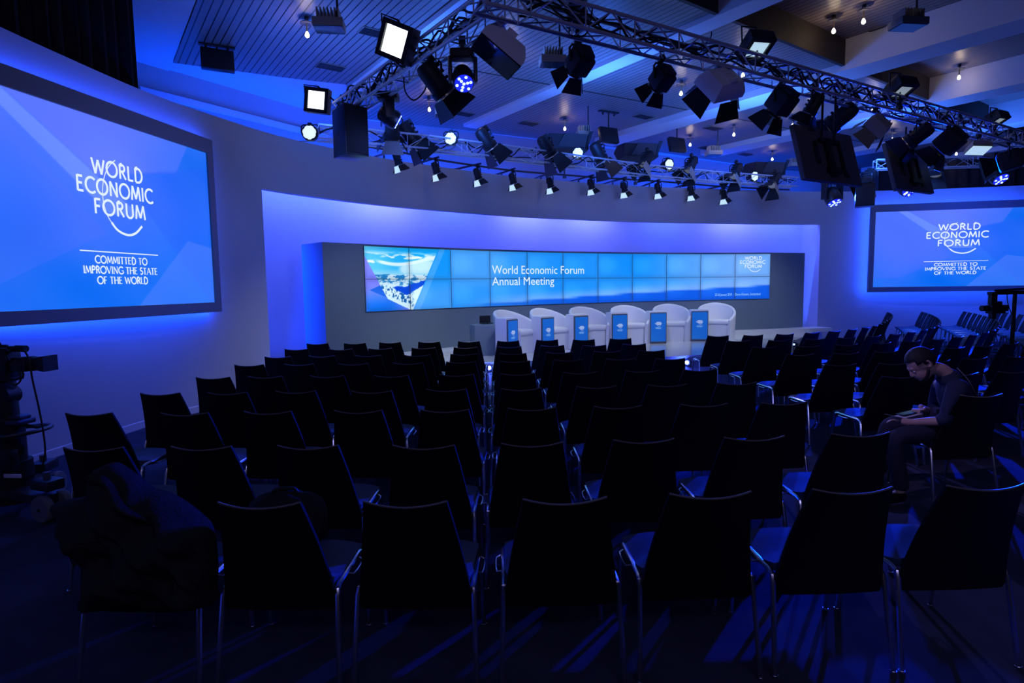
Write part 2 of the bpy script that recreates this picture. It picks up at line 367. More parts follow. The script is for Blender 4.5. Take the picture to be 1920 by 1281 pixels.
# ------------------------------------------------------------------ the hall: floor, set walls, niche, ceiling
mb = MB(); mb.add([(-9, -4, 0), (24, -4, 0), (24, 24, 0), (-9, 24, 0)], [(0, 1, 2, 3)])
struct(mb.build('floor', 'carpet'))
iL = min(range(len(WALLC)), key=lambda i: abs(WALLC[i].x / max(.1, WALLC[i].y) - (497 - 960) / FPX - .004) + (0 if 8 < WALLC[i].y < 12 else 9))
iR = min(range(len(WALLC)), key=lambda i: abs(WALLC[i].x - 8.66) + (0 if WALLC[i].y > 16 else 9))
WH, NT, SF = 4.2, 3.3, 0.40             # wall top, niche top, stage floor
def wall_block(P, z0, z1, th):
    Q = off(P, th); n = len(P)
    V = [V3(p, z0) for p in P] + [V3(p, z1) for p in P] + [V3(p, z0) for p in Q] + [V3(p, z1) for p in Q]
    F = []
    for i in range(n - 1):
        F += [(i, i + 1, n + i + 1, n + i), (2 * n + i, 3 * n + i, 3 * n + i + 1, 2 * n + i + 1), (n + i, n + i + 1, 3 * n + i + 1, 3 * n + i), (i, 2 * n + i, 2 * n + i + 1, i + 1)]
    F += [(0, n, 3 * n, 2 * n), (n - 1, 3 * n - 1, 4 * n - 1, 2 * n - 1)]
    return MB().add(V, F)
struct(wall_block(WALLC[:iL + 1], 0, WH, .12).build('wall_left', 'set_paint'))
struct(wall_block(WALLC[iR:], 0, WH, .12).build('wall_right', 'set_paint'))
struct(wall_block(WALLC[iL:iR + 1], NT, WH, .12).build('wall_front', 'set_paint'))
NB = off(WALLC[iL:iR + 1], .85)         # niche: back, ends and soffit
mb = wall_block(NB, 0, WH - .02, .06)
for a, b in ((WALLC[iL], NB[0]), (NB[-1], WALLC[iR])):
    t = (b - a); nrm = Vector((-t.y, t.x, 0)).normalized() * .05
    mb.prism([V3(a, 0), V3(b, 0), V3(b, WH - .02), V3(a, WH - .02)], nrm)
struct(mb.build('wall_niche', 'set_paint'))
def skirting(P, name):
    Q = off(P, -.014); m = MB(); n = len(P)
    m.add([V3(p, 0) for p in Q] + [V3(p, .085) for p in Q] + [V3(p, .095) for p in off(P, -.002)], [(i, i + 1, n + i + 1, n + i) for i in range(n - 1)] + [(n + i, n + i + 1, 2 * n + i + 1, 2 * n + i) for i in range(n - 1)])
    struct(m.build(name, 'skirting'))
skirting(WALLC[:iL - 1], 'baseboard_left'); skirting(WALLC[iR + 2:], 'baseboard_right')
# panel joint of the left wall
# stage
EDGE = crom([(-4.0, 9.35, 0), (-2.2, 9.85, 0), (-.4, 10.22, 0), (1.6, 10.5, 0), (3.1, 10.75, 0), (4.6, 11.45, 0), (6.4, 13.45, 0), (7.7, 15.3, 0), (8.7, 16.7, 0)], 6)
back = [p for p in off(WALLC[iL + 1:iR], .5)][::-1]
mb = MB(); pts = [V3(p, SF) for p in EDGE] + [V3(p, SF) for p in back]; m0 = len(pts)
mb.add(pts, [tuple(range(m0))]); k = len(EDGE)
mb.cur = 1; mb.add([V3(p, 0) for p in EDGE] + [V3(p, SF) for p in EDGE], [(i, i + 1, k + i + 1, k + i) for i in range(k - 1)])
o = mb.build('stage', ['stage_gloss', 'stage_face']); struct(o, 'white glossy stage floor with a curved front edge', 'stage')
# display wall carcass with its pale plinth
ts = [A_L + (A_R - A_L) * i / 11 for i in range(12)]
FRONT = [Vector((-3.12, 10.0, 0))] + [V3(on_arc(a, RV), 0) for a in ts] + [Vector((7.82, 16.02, 0))]
mb = wall_block(FRONT, SF, 2.475, .74)
struct(mb.build('wall_backdrop', 'set_grey'), 'freestanding grey wall behind the stage that carries the display', 'backdrop')
mb = wall_block(off([FRONT[0] * .6 + FRONT[1] * .4] + FRONT[1:] + [Vector((8.25, 16.2, 0))], -.52), SF, SF + .10, .52)
struct(mb.build('trim_2', 'skirting'))

# ceiling frame: local x runs across the beams, local y along the boards
TH = radians(35.4); CR = Matrix.Rotation(TH, 4, 'Z')
ZC, ZR, PS = 5.40, 5.78, 5.32           # low ceiling, raised ceiling, where the step is
def board_mat(name, col, w_):
    m = bpy.data.materials.new(name); m.use_nodes = True; nt = m.node_tree; b = nt.nodes['Principled BSDF']; b.inputs['Roughness'].default_value = .42
    tc = nt.nodes.new('ShaderNodeTexCoord'); sp = nt.nodes.new('ShaderNodeSeparateXYZ'); nt.links.new(tc.outputs['Object'], sp.inputs[0])
    dv = nt.nodes.new('ShaderNodeMath'); dv.operation = 'DIVIDE'; dv.inputs[1].default_value = w_; nt.links.new(sp.outputs[0], dv.inputs[0])
    fr = nt.nodes.new('ShaderNodeMath'); fr.operation = 'FRACT'; nt.links.new(dv.outputs[0], fr.inputs[0])
    gt = nt.nodes.new('ShaderNodeMath'); gt.operation = 'GREATER_THAN'; gt.inputs[1].default_value = .16; nt.links.new(fr.outputs[0], gt.inputs[0])
    fl = nt.nodes.new('ShaderNodeMath'); fl.operation = 'FLOOR'; nt.links.new(dv.outputs[0], fl.inputs[0])
    cb = nt.nodes.new('ShaderNodeCombineXYZ'); nt.links.new(fl.outputs[0], cb.inputs[0])
    ys = nt.nodes.new('ShaderNodeMath'); ys.operation = 'MULTIPLY'; ys.inputs[1].default_value = .6; nt.links.new(sp.outputs[1], ys.inputs[0]); nt.links.new(ys.outputs[0], cb.inputs[1])
    nz = nt.nodes.new('ShaderNodeTexNoise'); nz.inputs['Scale'].default_value = 1.7; nz.inputs['Detail'].default_value = 5; nt.links.new(cb.outputs[0], nz.inputs['Vector'])
    mr = nt.nodes.new('ShaderNodeMapRange'); mr.inputs['To Min'].default_value = .75; mr.inputs['To Max'].default_value = 1.2; nt.links.new(nz.outputs['Fac'], mr.inputs['Value'])
    ml = nt.nodes.new('ShaderNodeMath'); ml.operation = 'MULTIPLY'; nt.links.new(mr.outputs[0], ml.inputs[0]); nt.links.new(gt.outputs[0], ml.inputs[1])
    sc = nt.nodes.new('ShaderNodeVectorMath'); sc.operation = 'SCALE'; sc.inputs[0].default_value = col; nt.links.new(ml.outputs[0], sc.inputs['Scale'])
    nt.links.new(sc.outputs[0], b.inputs['Base Color'])
    MATS[name] = m
board_mat('boards', (.23, .195, .18), .105)
def cpt(P): v = CR.inverted() @ Vector((P[0], P[1], 0)); return (v.x, v.y)
def cworld(q, p, z): return CR @ Vector((q, p, z))
def cobj(mb, name, m, **k): o = mb.build(name, m, **k); o.rotation_euler = (0, 0, TH); return o
end1 = [cpt(at_z(x, y, ZC)) for x, y in ((325, 118), (560, 149), (654, 159))]
end2 = [cpt(at_z(x, y, ZC)) for x, y in ((740, 230), (885, 246), (1060, 266), (1225, 284), (1380, 307))] + [(24, 10.6)]
QB = [4.28, 7.42, 11.05, 14.5, 17.9, 21.3]; QW = [.32, .34, .62, .62, .62, .62]
mb = MB()                               # low boarded ceiling
Q = [(1.41, PS)] + [(4.28, PS)] + [end1[2], end1[1], end1[0]]
mb.prism([(q, p, ZC) for q, p in Q], (0, 0, .1))
Q = [(4.28, PS), (24, PS)] + end2[::-1] + [(4.28, 12.95)]
mb.prism([(q, p, ZC) for q, p in Q], (0, 0, .1))
o = cobj(mb, 'ceiling', 'boards'); struct(o)
mb = MB(); mb.box((12.7, PS - 5.0, ZR + .05), (22.6, 10.0, .1)); o = cobj(mb, 'ceiling_raised', 'boards'); struct(o)
mb = MB(); mb.box((12.7, PS - .03, (ZC + ZR) / 2 - .02), (22.6, .06, ZR - ZC + .06)); o = cobj(mb, 'trim_3', 'dark_wood'); struct(o)
for i, (q, wd) in enumerate(zip(QB, QW)):
    mb = MB(); zb = ZC - (.07 if i < 2 else .13)
    top = 10.9 if i == 0 else 12.0 - (q - 7.4) * .17
    mb.box((q, top / 2 - 2, (zb + ZR) / 2), (wd, top + 4, ZR - zb)); 
    o = cobj(mb, 'trim_%d' % (4 + i), 'beam_white'); struct(o)
jp = [cpt(at_z(x, y, ZC)) for x, y in ((960, 145), (1297, 207))]
mb = MB(); P0 = jp[0][1] + (jp[0][1] - jp[1][1]) / (jp[1][0] - jp[0][0]) * (jp[0][0] - 4.5); k = (jp[1][1] - jp[0][1]) / (jp[1][0] - jp[0][0])
for q0, q1 in ((4.46, 7.24), (7.6, 10.7), (11.4, 14.15), (14.85, 17.5)): mb.prism([(q0, P0 + k * (q0 - 4.5), ZC - .006), (q1, P0 + k * (q1 - 4.5), ZC - .006), (q1, P0 + k * (q1 - 4.5) + .03, ZC - .006), (q0, P0 + k * (q0 - 4.5) + .03, ZC - .006)], (0, 0, .01))
o = cobj(mb, 'trim_13', 'dark_wood'); struct(o)
# plain plaster border round the boards and the end walls of the hall
mb = MB(); mb.box((-1.6, 6.5, ZC + .06), (6.0, 22.6, .1)); mb.box((2.8, 14.2, ZC + .08), (6.4, 7.2, .1)); mb.box((12, 15.2, ZC + .11), (26, 9, .1))
o = cobj(mb, 'ceiling_border', 'beam_white'); struct(o)
A = at_z(257, 117, ZC); B = Vector((-3.95, 13.3, 0)); C1 = at_z(700, 226, ZC); D1 = Vector((-2.3, 14.25, 0))
E1 = Vector((21, 25.5, 0))
hw = [V3(A, 0), B, Vector((-2.62, 14.0, 0)), Vector((1.5, 16.25, 0)), Vector((7.3, 19.5, 0)), Vector((13, 21.6, 0)), Vector((23, 22, 0))]
struct(wall_block(hw, 0, 5.55, .1).build('wall_hall_end', 'hall_wall'))
mb = wall_block(off(hw[:2], -.05), 4.90, 5.02, .04)
struct(mb.build('trim_12', 'beam_white'))
struct(wall_block([Vector((-5.9, -3, 0)), Vector((-5.95, 5, 0)), V3(A, 0)], 0, 6.1, .1).build('wall_hall_left', 'hall_wall'))
# black drapes hung behind the set
def drape(name, P, z0, z1, label, pleat=.05, wl=.16, z1b=None):
    P = crom(P, 40); L = 0; V = []; Q = off(P, 1); n = len(P); z1b = z1 if z1b is None else z1b
    for i, p in enumerate(P):
        if i: L += (P[i] - P[i - 1]).length
        nn = (Q[i] - p); d = pleat * sin(L / wl * 2 * pi) + .3 * pleat * sin(L / wl * 3.1)
        zt = z1 + (z1b - z1) * i / (n - 1)
        V.append([p + nn * d + Vector((0, 0, z0 + (zt - z0) * j / 4)) for j in range(5)])
    mb = MB(); mb.sheet(lambda u, v: (V[round(u * (n - 1))][round(v * 4)], Q[round(u * (n - 1))] - P[round(u * (n - 1))]), n, 5, .012)
    return tag(mb.build(name, 'curtain', ang=70), label, 'curtain')
DE = at_y(256, 120, 7.75)
drape('stage_drape', [(-5.30, 2.0, 0), (-5.26, 4.5, 0), (-5.14, 6.2, 0), (DE.x, 7.75, 0)], .02, 5.32, 'tall black pleated drape behind the left set wall', z1b=5.32)
drape('stage_drape', [(10.6, 17.5, 0), (13.0, 17.25, 0), (16, 16.6, 0), (19, 15.6, 0)], .02, 5.1, 'black pleated drape showing above the right set wall', wl=.3)
mb = MB(); mb.cyl((0, 0, 0), (0, 0, 5.38), .03); o = mb.build('support_pole', 'alu'); o.location = (-5.04, 6.14, 0)
tag(o, 'pale upright pole in front of the black drape, top left corner', 'pole')
# ------------------------------------------------------------------ projection screens at the sides
def col_screen(flip):
    def f(U, V):
        if flip: pass
        base = mixc((72, 112, 255), (0, 108, 240), smooth(.25, 1.0, .55 * (1 - V) + .55 * np.abs(U - .25)))
        base = mixc(base, (0, 92, 226), .8 * smooth(.55, .0, np.hypot((U - .12) * 1.2, V - .42)) * (1 if not flip else 0))
        base = mixc(base, (0, 104, 240), .9 * smooth(.35, 0., np.hypot((U - .42), (V - .08) * 1.2)))
        base = mixc(base, (0, 100, 235), .75 * smooth(.4, 0., np.hypot((U - .92), (V - .88))))
        def facet(c, amt, *hp):
            nonlocal base
            k = np.ones_like(U)
            for a, b, c0 in hp: k = k * np.clip((a * U + b * V - c0) * 160, 0, 1)
            base = mixc(base, c, k * amt)
        facet((128, 158, 255), .55, (1, .75, .90), (-1, -.9, -1.12), (0, 1, .50))
        facet((110, 120, 255), .45, (1, .9, 1.12), (-.35, 1, .52), (-1, .35, -.55))
        facet((30, 90, 245), .35, (1, .55, .98), (.4, -1, -.5))
        facet((96, 128, 255), .45, (1, -.62, .62), (-.25, -1, -.62))
        facet((84, 110, 255), .28, (-.8, 1, -.02), (-1, -.6, -.75), (0, 1, .12))
        g = .5 + .5 * np.sin((U * 9 + V * 5 + .7 * np.sin(V * 7)) * 2.3)
        return mixc(base, (90, 130, 255), .10 * g)
    return f
def side_screen(label, tr, along, inw, wi, z0, z1, zi0, zi1, m, lc, ltop, lw, lh, flip):
    """tr: point at the stage-side edge; along: unit vector away from it; inw: unit vector into the hall"""
    L = wi + 2 * m; D = .10
    root = thing('projection_screen', label, 'screen', tr)
    def P(u, z, d=0.): return Vector((along.x * u, along.y * u, z)) + inw * d
    mb = MB()
    for a, b, c, d in ((0, L, z0, zi0), (0, L, zi1, z1), (0, m, zi0, zi1), (L - m, L, zi0, zi1)):
        mb.prism([P(a, c, -.06), P(b, c, -.06), P(b, d, -.06), P(a, d, -.06)], inw * (D))
    mb.build('frame', 'screen_frame', root)
    picture('picture_surface', 240, 140, (lambda u, v: P((L - m - u * wi) if flip > 0 else (m + u * wi), zi0 + v * (zi1 - zi0), .012)), col_screen(flip < 0), root)
    place = (lambda x, y: P(lc - flip * x, y, .016))
    a = MB(); b = MB(); logo(a, 0, ltop, lw, place, lh, b)
    a.build('wordmark', 'letters', root); b.build('motto', 'letters', root)
    # LED strip glowing from behind the frame onto the wall
    for (u0, z_0, u1, z_1) in ((.03, z1 - .05, L - .03, z1 - .05), (.03, z0 + .05, L - .03, z0 + .05), (.05, z0, .05, z1)):
        c = P((u0 + u1) / 2, (z_0 + z_1) / 2, -.075) + Vector(tr)
        ln = (P(u1, z_1) - P(u0, z_0)).length
        o = light('screen_backlight', 'AREA', c, None, 12 * ln / 3.4 * SBL, (0.01, .06, 1.0), shape='RECTANGLE', size=ln, size_y=.03)
        X = (P(u1, z_1) - P(u0, z_0)).normalized(); Z = inw; Y = Z.cross(X)
        Rm = Matrix((X, Y, Z)).transposed(); o.rotation_euler = Rm.to_euler()
    return root
SBL = 1.7
th = radians(9); d0 = Vector((-sin(th), -cos(th), 0)); n0 = Vector((cos(th), -sin(th), 0))
side_screen('large framed projection screen on the left wall, white wordmark on blue', (-4.15, 8.50, 0), d0, n0, 3.62, 1.40, 3.77, 1.535, 3.575, .115, 1.69, 3.13, 1.06, 1.46, 1)
d1 = Vector((.980, -.199, 0)); n1 = Vector((-.199, -.980, 0))
side_screen('framed projection screen on the right wall beyond the seating, white wordmark on blue', (9.86, 16.58, 0), d1, n1, 3.66, 1.40, 3.77, 1.535, 3.575, .115, 2.12, 3.20, 1.48, 1.46, -1)
# ------------------------------------------------------------------ the tiled display wall on stage
ZV0, ZV1 = 1.285, 2.44; ZVM = (ZV0 + ZV1) / 2
COR = [on_arc(a, RV - .012) for a in ts]
def vw(u, z, d=0.):                     # u in tiles from the left
    i = min(10, max(0, int(u))); f = u - i; p = COR[i] * (1 - f) + COR[i + 1] * f
    t = (COR[i + 1] - COR[i]).normalized(); n_ = Vector((t.y, -t.x)); p = p + n_ * d
    return Vector((p.x, p.y, z))
rs = np.random.RandomState(3)
NZ = rs.rand(64, 64)
def vnoise(x, y):
    x = np.abs(x) % 63; y = np.abs(y) % 63; i = x.astype(int); j = y.astype(int); a = x - i; b = y - j; a = a * a * (3 - 2 * a); b = b * b * (3 - 2 * b)
    return NZ[j, i] * (1 - a) * (1 - b) + NZ[j, i + 1] * a * (1 - b) + NZ[j + 1, i] * (1 - a) * b + NZ[j + 1, i + 1] * a * b
def fbm(x, y, o=4): return sum(vnoise(x * 2 ** k + 7 * k, y * 2 ** k + 3 * k) / 2 ** (k + 1) for k in range(o))
def vcol(i, j):
    """colours of tile column i, row j (0 = lower)"""
    def f(u, v):
        U = i + u; V = (j + v) / 2
        c = mixc((40, 150, 255), (112, 172, 255), smooth(6.5, 10.5, U))
        c = mixc(c, (0, 138, 255), .75 * smooth(1.3, 0, np.abs(U - 7.0)) * smooth(.2, .7, V) + .5 * smooth(1.5, 0., np.abs(U - 5.2)))
        c = mixc(c, (96, 172, 255), .5 * smooth(1.4, .2, np.abs(U - 2.6)) * smooth(.2, .6, V))
        ln = .015 + .032 * (U - 2.0)                                    # the slanted band along the bottom
        c = mixc(c, (122, 172, 255), .75 * smooth(.20, 0, V - ln) * (V > ln) * smooth(2, 4, U))
        c = mixc(c, (0, 84, 232), .92 * smooth(.012, -.008, V - ln) * smooth(1.6, 4.2, U))
        c = mixc(c, (60, 150, 255), .5 * smooth(.05, -.05, V - ln * .7) * smooth(6, 3, U))
        if i < 2:
            pu = U / 2                                                  # picture corner: alps inside a wedge
            sky = mixc((86, 200, 250), (10, 165, 250), smooth(.35, .95, V) * smooth(-.1, .6, pu))
            cl = smooth(.52, .60, fbm(pu * 5 + 2, V * 13 + 1)) * smooth(.60, .72, V) * smooth(.96, .86, V)
            cl = np.maximum(cl, .95 * smooth(.055, .02, np.abs(V - .80 - .07 * np.sin(pu * 5.5 + 2.7)) * (1.7 - pu)) * smooth(.08, .2, pu))
            cl = np.maximum(cl, .8 * smooth(.17, .13, np.hypot((pu - .66) * .55, V - .66)) * smooth(.60, .66, V + .05))
            sky = mixc(sky, (222, 245, 255), cl); sky = mixc(sky, (170, 222, 250), .7 * smooth(.68, .56, V))
            ridge = .56 + .05 * fbm(pu * 9, pu * 0 + 5) - .02
            n1_ = fbm(pu * 22, V * 26); rock = mixc((205, 235, 255), (30, 130, 205), smooth(.50, .62, n1_))
            c2 = np.where((V < ridge + .0)[..., None], rock, sky)
            n2_ = fbm(pu * 60, V * 40, 3)
            up_ = .385 + np.maximum(0, pu - .45) * .45 + .05 * (n1_ - .5); lo_ = np.maximum(.36 - .75 * (pu - .30), .235 + (pu - .46) * .85) + .03 * (n1_ - .5)
            dark = smooth(-.005, .008, up_ - V) * smooth(-.005, .008, V - lo_) * smooth(.29, .33, pu)
            c2 = mixc(c2, (206, 238, 255), smooth(.02, -.02, V - .44 + .10 * pu)); 
            trees = smooth(.40, .47, fbm(pu * 62, V * 30, 2)) * smooth(.0, .05, .45 - .30 * (pu - .12) - V) * smooth(.0, .03, V - .365 + .73 * pu - .05) * smooth(.56, .50, pu)
            c2 = mixc(c2, (14, 96, 175), trees); c2 = mixc(c2, (70, 165, 225), .6 * smooth(.50, .60, n2_) * (V < .50) * (1 - trees) * smooth(.40, .46, V))
            c2 = mixc(c2, (0, 72, 222), dark)
            wedge = (V > .85 - pu * 2.75) * (V > (pu - .85) * 3.1 + 1.0) * (V > .365 - pu * .73) * 1.0
            left = mixc((120, 128, 255), (0, 108, 236), smooth(.45, .0, V) * smooth(.4, .05, np.abs(pu - .16)))
            left = mixc(left, (16, 90, 222), 1.0 * ((np.abs(V - .33) < (pu - .04) * .62)))
            right = mixc((10, 150, 255), (60, 158, 255), smooth(.7, .2, V))
            right = mixc(right, (110, 182, 255), .45 * (np.abs(V - (pu - .90) * 3.1 - 1.0) < .11))
            side = np.where((V < (pu - .85) * 3.1 + 1.0)[..., None], right, left)
            c = np.where((wedge > 0)[..., None], c2, side)
        d = np.minimum(np.minimum(u, 1 - u) * 1.0, np.minimum(v, 1 - v) * .6)
        c = c * (1 - .10 * smooth(.10, .0, d))[..., None] + 14 * smooth(.5, .1, np.hypot(u - .22, v - .5))[..., None]
        return c
    return f
wall_t = thing('video_wall', 'long curved tiled display on the grey backdrop behind the armchairs', 'video wall', (0, 0, 0))
for j in range(2):
    for i in range(11):
        p0 = vw(i + 1e-6, 0); p1 = vw(i + 1 - 1e-6, 0); z0 = ZV0 + j * .5775; z1 = z0 + .5775; nn = (p1 - p0).normalized(); nn = Vector((nn.y, -nn.x, 0))
        mb = MB(); mb.prism([V3(p0 - nn * .012, z0), V3(p1 - nn * .012, z0), V3(p1 - nn * .012, z1), V3(p0 - nn * .012, z1)], nn * .018)
        pan = mb.build('display_panel', 'frame_grey', wall_t)
        g = .007
        res = (112, 64) if i < 2 else (20, 12)
        picture('picture_surface', res[0], res[1], (lambda u, v, a=p0, b=p1, z0=z0, q=nn: V3(a + (b - a) * (g + u * (1 - 2 * g)) + q * .008, z0 + .004 + v * .5695)), vcol(i, j), pan)
def bent_text(txt, u0, z, width, cap, mat_, name):
    cu = bpy.data.curves.new('tmp', 'FONT'); cu.body = txt; cu.resolution_u = 3; o = bpy.data.objects.new('tmp', cu); COL.objects.link(o)
    bpy.context.view_layer.update(); me = bpy.data.meshes.new_from_object(o); bpy.data.objects.remove(o)
    xs = [v.co.x for v in me.vertices]; hmax = max(v.co.y for v in me.vertices if v.co.y > 0); k = width / (max(xs) - min(xs)); x0 = min(xs)
    for v in me.vertices: v.co = vw(u0 + (v.co.x - x0) * k, z + v.co.y * cap / hmax, .0115)
    me.name = name; me.materials.clear(); me.materials.append(MATS[mat_]); o = bpy.data.objects.new(name, me); COL.objects.link(o); o.parent = wall_t
bent_text('World Economic Forum', 3.05, 1.965, 2.54, .175, 'letters', 'lettering')
bent_text('Annual Meeting', 3.05, 1.725, 1.69, .172, 'letters', 'lettering')
bent_text('23-26 January 2018  -  Davos-Klosters, Switzerland', 9.42, 1.385, 1.31, .062, 'letters_dim', 'lettering')
mb = MB(); logo(mb, 10.49, 2.375, .72, lambda x, y: vw(x, y, .0115), .72); mb.build('wordmark', 'letters', wall_t)
# ------------------------------------------------------------------ armchairs and pedestals on the stage
FOC = Vector((3.6, 8.9))
def ray_arc(px, r):                      # ground point on the circle of radius r round the stage centre seen in column px
    d = ray(px, 600); d = Vector((d.x, d.y)).normalized(); b = -d.dot(CV); c = CV.dot(CV) - r * r
    return d * (-b + sqrt(b * b - c))
ac_mb = MB()
def tub(ph, part):                       # plan radius and rim height of the tub shell
    return .84 - .31 * (abs(ph) / 2.2) ** 1.7
def tub_pt(ph, r, z):
    ex = .42; ey = .41; c, s_ = cos(ph), sin(ph)
    return Vector((ex * r * math.copysign(abs(s_) ** .92, s_), -ey * r * math.copysign(abs(c) ** .92, c), z))
def tub_fn(i, j):
    ph = -2.52 + 5.04 * i; h = tub(ph, 0)
    prof = [(1.0, 0.0), (1.005, .25), (1.02, .6), (1.03, .85), (1.03, .965), (1.00, .995), (.955, 1.0), (.91, .99), (.885, .95), (.87, .7), (.86, .4)]
    r, f = prof[round(j * (len(prof) - 1))]; return tub_pt(ph, r, h * f)
shell = MB(); shell.grid(tub_fn, 41, 11)
for s_ in (0, 1):                        # close the front ends of the two arms
    pts = [tub_fn(s_, j / 10) for j in range(11)]; base = [tub_pt(-2.52 + 5.04 * s_, .86, 0)]
    shell.add(pts + base, [tuple(range(12))])
seat = MB(); N = 40
def seat_ring(k, z): return [tub_pt(2 * pi * i / N, k, z) if True else 0 for i in range(N)]
def seat_pt(i, k, z):
    p = tub_pt(2 * pi * i / N, k, z); p.y = min(p.y, .31 * (k / .87)); return p
R_ = [(.87, .36), (.885, .385), (.88, .425), (.84, .445), (.5, .452), (.02, .455)]
V = [seat_pt(i, k, z) for k, z in R_ for i in range(N)]
seat.add(V, [(a * N + i, a * N + (i + 1) % N, (a + 1) * N + (i + 1) % N, (a + 1) * N + i) for a in range(len(R_) - 1) for i in range(N)])
apron = MB()
V = [seat_pt(i, .84 if z > .1 else .82, z) for z in (0.0, .2, .37) for i in range(N)]
apron.add(V, [(a * N + i, a * N + (i + 1) % N, (a + 1) * N + (i + 1) % N, (a + 1) * N + i) for a in range(2) for i in range(N)])
WHERE = ['nearest the grey lectern box, at the left end of the row', 'second from the left end of the row', 'third from the left end of the row', 'fourth from the left, below the display text end', 'second from the right end of the row', 'at the right end of the row, below the date line']
CH_PX = [966, 1033, 1105, 1181, 1259, 1343]; PD_PX = [949, 1017, 1081.5, 1156, 1230.5, 1310]
first = None
for i, (cx_, pd) in enumerate(zip(CH_PX, PD_PX)):
    p = ray_arc(cx_, 13.82); f = (FOC - p).normalized(); rz = atan2(f.y, f.x) - pi / 2
    lab = 'white tub armchair ' + WHERE[i]
    if first is None:
        first = thing('armchair', lab, 'armchair', (p.x, p.y, SF), rz, 'white armchairs on stage')
        shell.build('shell', 'armchair_white', first, 50); seat.build('seat', 'armchair_white', first, 50); apron.build('base', 'armchair_white', first, 50)
    else: dup(first, (p.x, p.y, SF), rz, lab, 'white armchairs on stage')
PWHERE = ['beside the leftmost armchair', 'beside the second armchair from the left', 'beside the third armchair from the left', 'beside the fourth armchair from the left', 'beside the fifth armchair from the left', 'beside the rightmost armchair']
PW, PD_, PHH = .40, .25, .715
first = None
for i, pd in enumerate(PD_PX):
    p = ray_arc(pd, 13.52); f = (FOC - p).normalized()
    rz = atan2(f.y, f.x) - pi / 2
    lab = 'white pedestal with a blue screen front ' + PWHERE[i]
    if first is None:
        first = thing('pedestal', lab, 'pedestal', (p.x, p.y, SF), rz, 'screen fronted pedestals on stage')
        b = MB(); b.bbox((0, 0, PHH / 2), (PW, PD_, PHH), .02); b.build('body', 'pedestal_white', first)
        b = MB(); b.bbox((0, PD_ / 2 + .008, PHH / 2 - .012), (PW - .03, .03, PHH - .04), .006); fr = b.build('screen_frame', 'frame_grey', first)
        YF = PD_ / 2 + .0245
        picture('picture_surface', 12, 24, lambda u, v: Vector(((PW / 2 - .032) * (1 - 2 * u), YF, .045 + v * (PHH - .10))), lambda U, V: mixc(mixc((12, 84, 190), (14, 92, 196), smooth(0, 1, V)), (14, 104, 190), .6 * smooth(.5, .0, V) * (1 - U)), first)
        a = MB(); b = MB(); logo(a, 0, .475, .15, lambda x, y: Vector((-x, YF + .002, y)), .17, b)
        a.build('wordmark', 'letters', first); b.build('motto', 'letters_dim', first)
    else: dup(first, (p.x, p.y, SF), rz, lab, 'screen fronted pedestals on stage')
# grey lectern box with a dark tablet
p = ray_arc(906, 13.95); root = thing('lectern_box', 'grey rounded box with a dark tablet on it, left of the first armchair', 'lectern', (p.x, p.y, SF), radians(200))
b = MB(); b.bbox((0, 0, .29), (.46, .36, .60), .04); b.build('body', 'set_grey', root)
t = thing('tablet', 'dark tablet propped on the grey box at the end of the armchair row', 'tablet', (p.x + .06, p.y, SF + .602), radians(200))
b = MB(); b.bbox((0, 0, .008), (.22, .16, .012), .004); b.build('keyboard', 'black_satin', t)
b = MB(); b.bbox((0, -.085, .075), (.22, .012, .14), .004, None); b.build('display', 'black_satin', t)
# effect LEDs set in the stage front
for px_, py_, mt, r, lab in ((917, 690, 'led_star', .035, 'bright blue LED lamp in the stage front, seen through the central gap'), (1288, 680, 'led_star', .035, 'bright blue LED lamp in the stage front, left of the right hand aisle'), (1489, 646, 'led_point', .022, 'small bluish LED lamp in the stage front, right of the aisle')):
    best = min((p for p in crom(EDGE, 12) if p.y > 0), key=lambda p: abs(p.x / p.y - (lambda d: d.x / d.y)(ray(px_, py_))))
    P = at_y(px_, py_, best.y - .06); root = thing('effect_lamp', lab, 'lamp', P)
    d = Vector((P.x * -.2, -1, .1)).normalized()
    b = MB(); b.cyl(d * -.10, (0, 0, 0), .05, .055); b.build('housing', 'black', root)
    b = MB(); b.lathe([(r, 0), (r * .9, .008), (r * .4, .014)], d * .002, d, 16); b.build('lens', mt, root)
    if mt == 'led_star': light('effect_lamp_light', 'POINT', P + d * .08, None, 8, (.05, .1, 1), shadow_soft_size=.03)
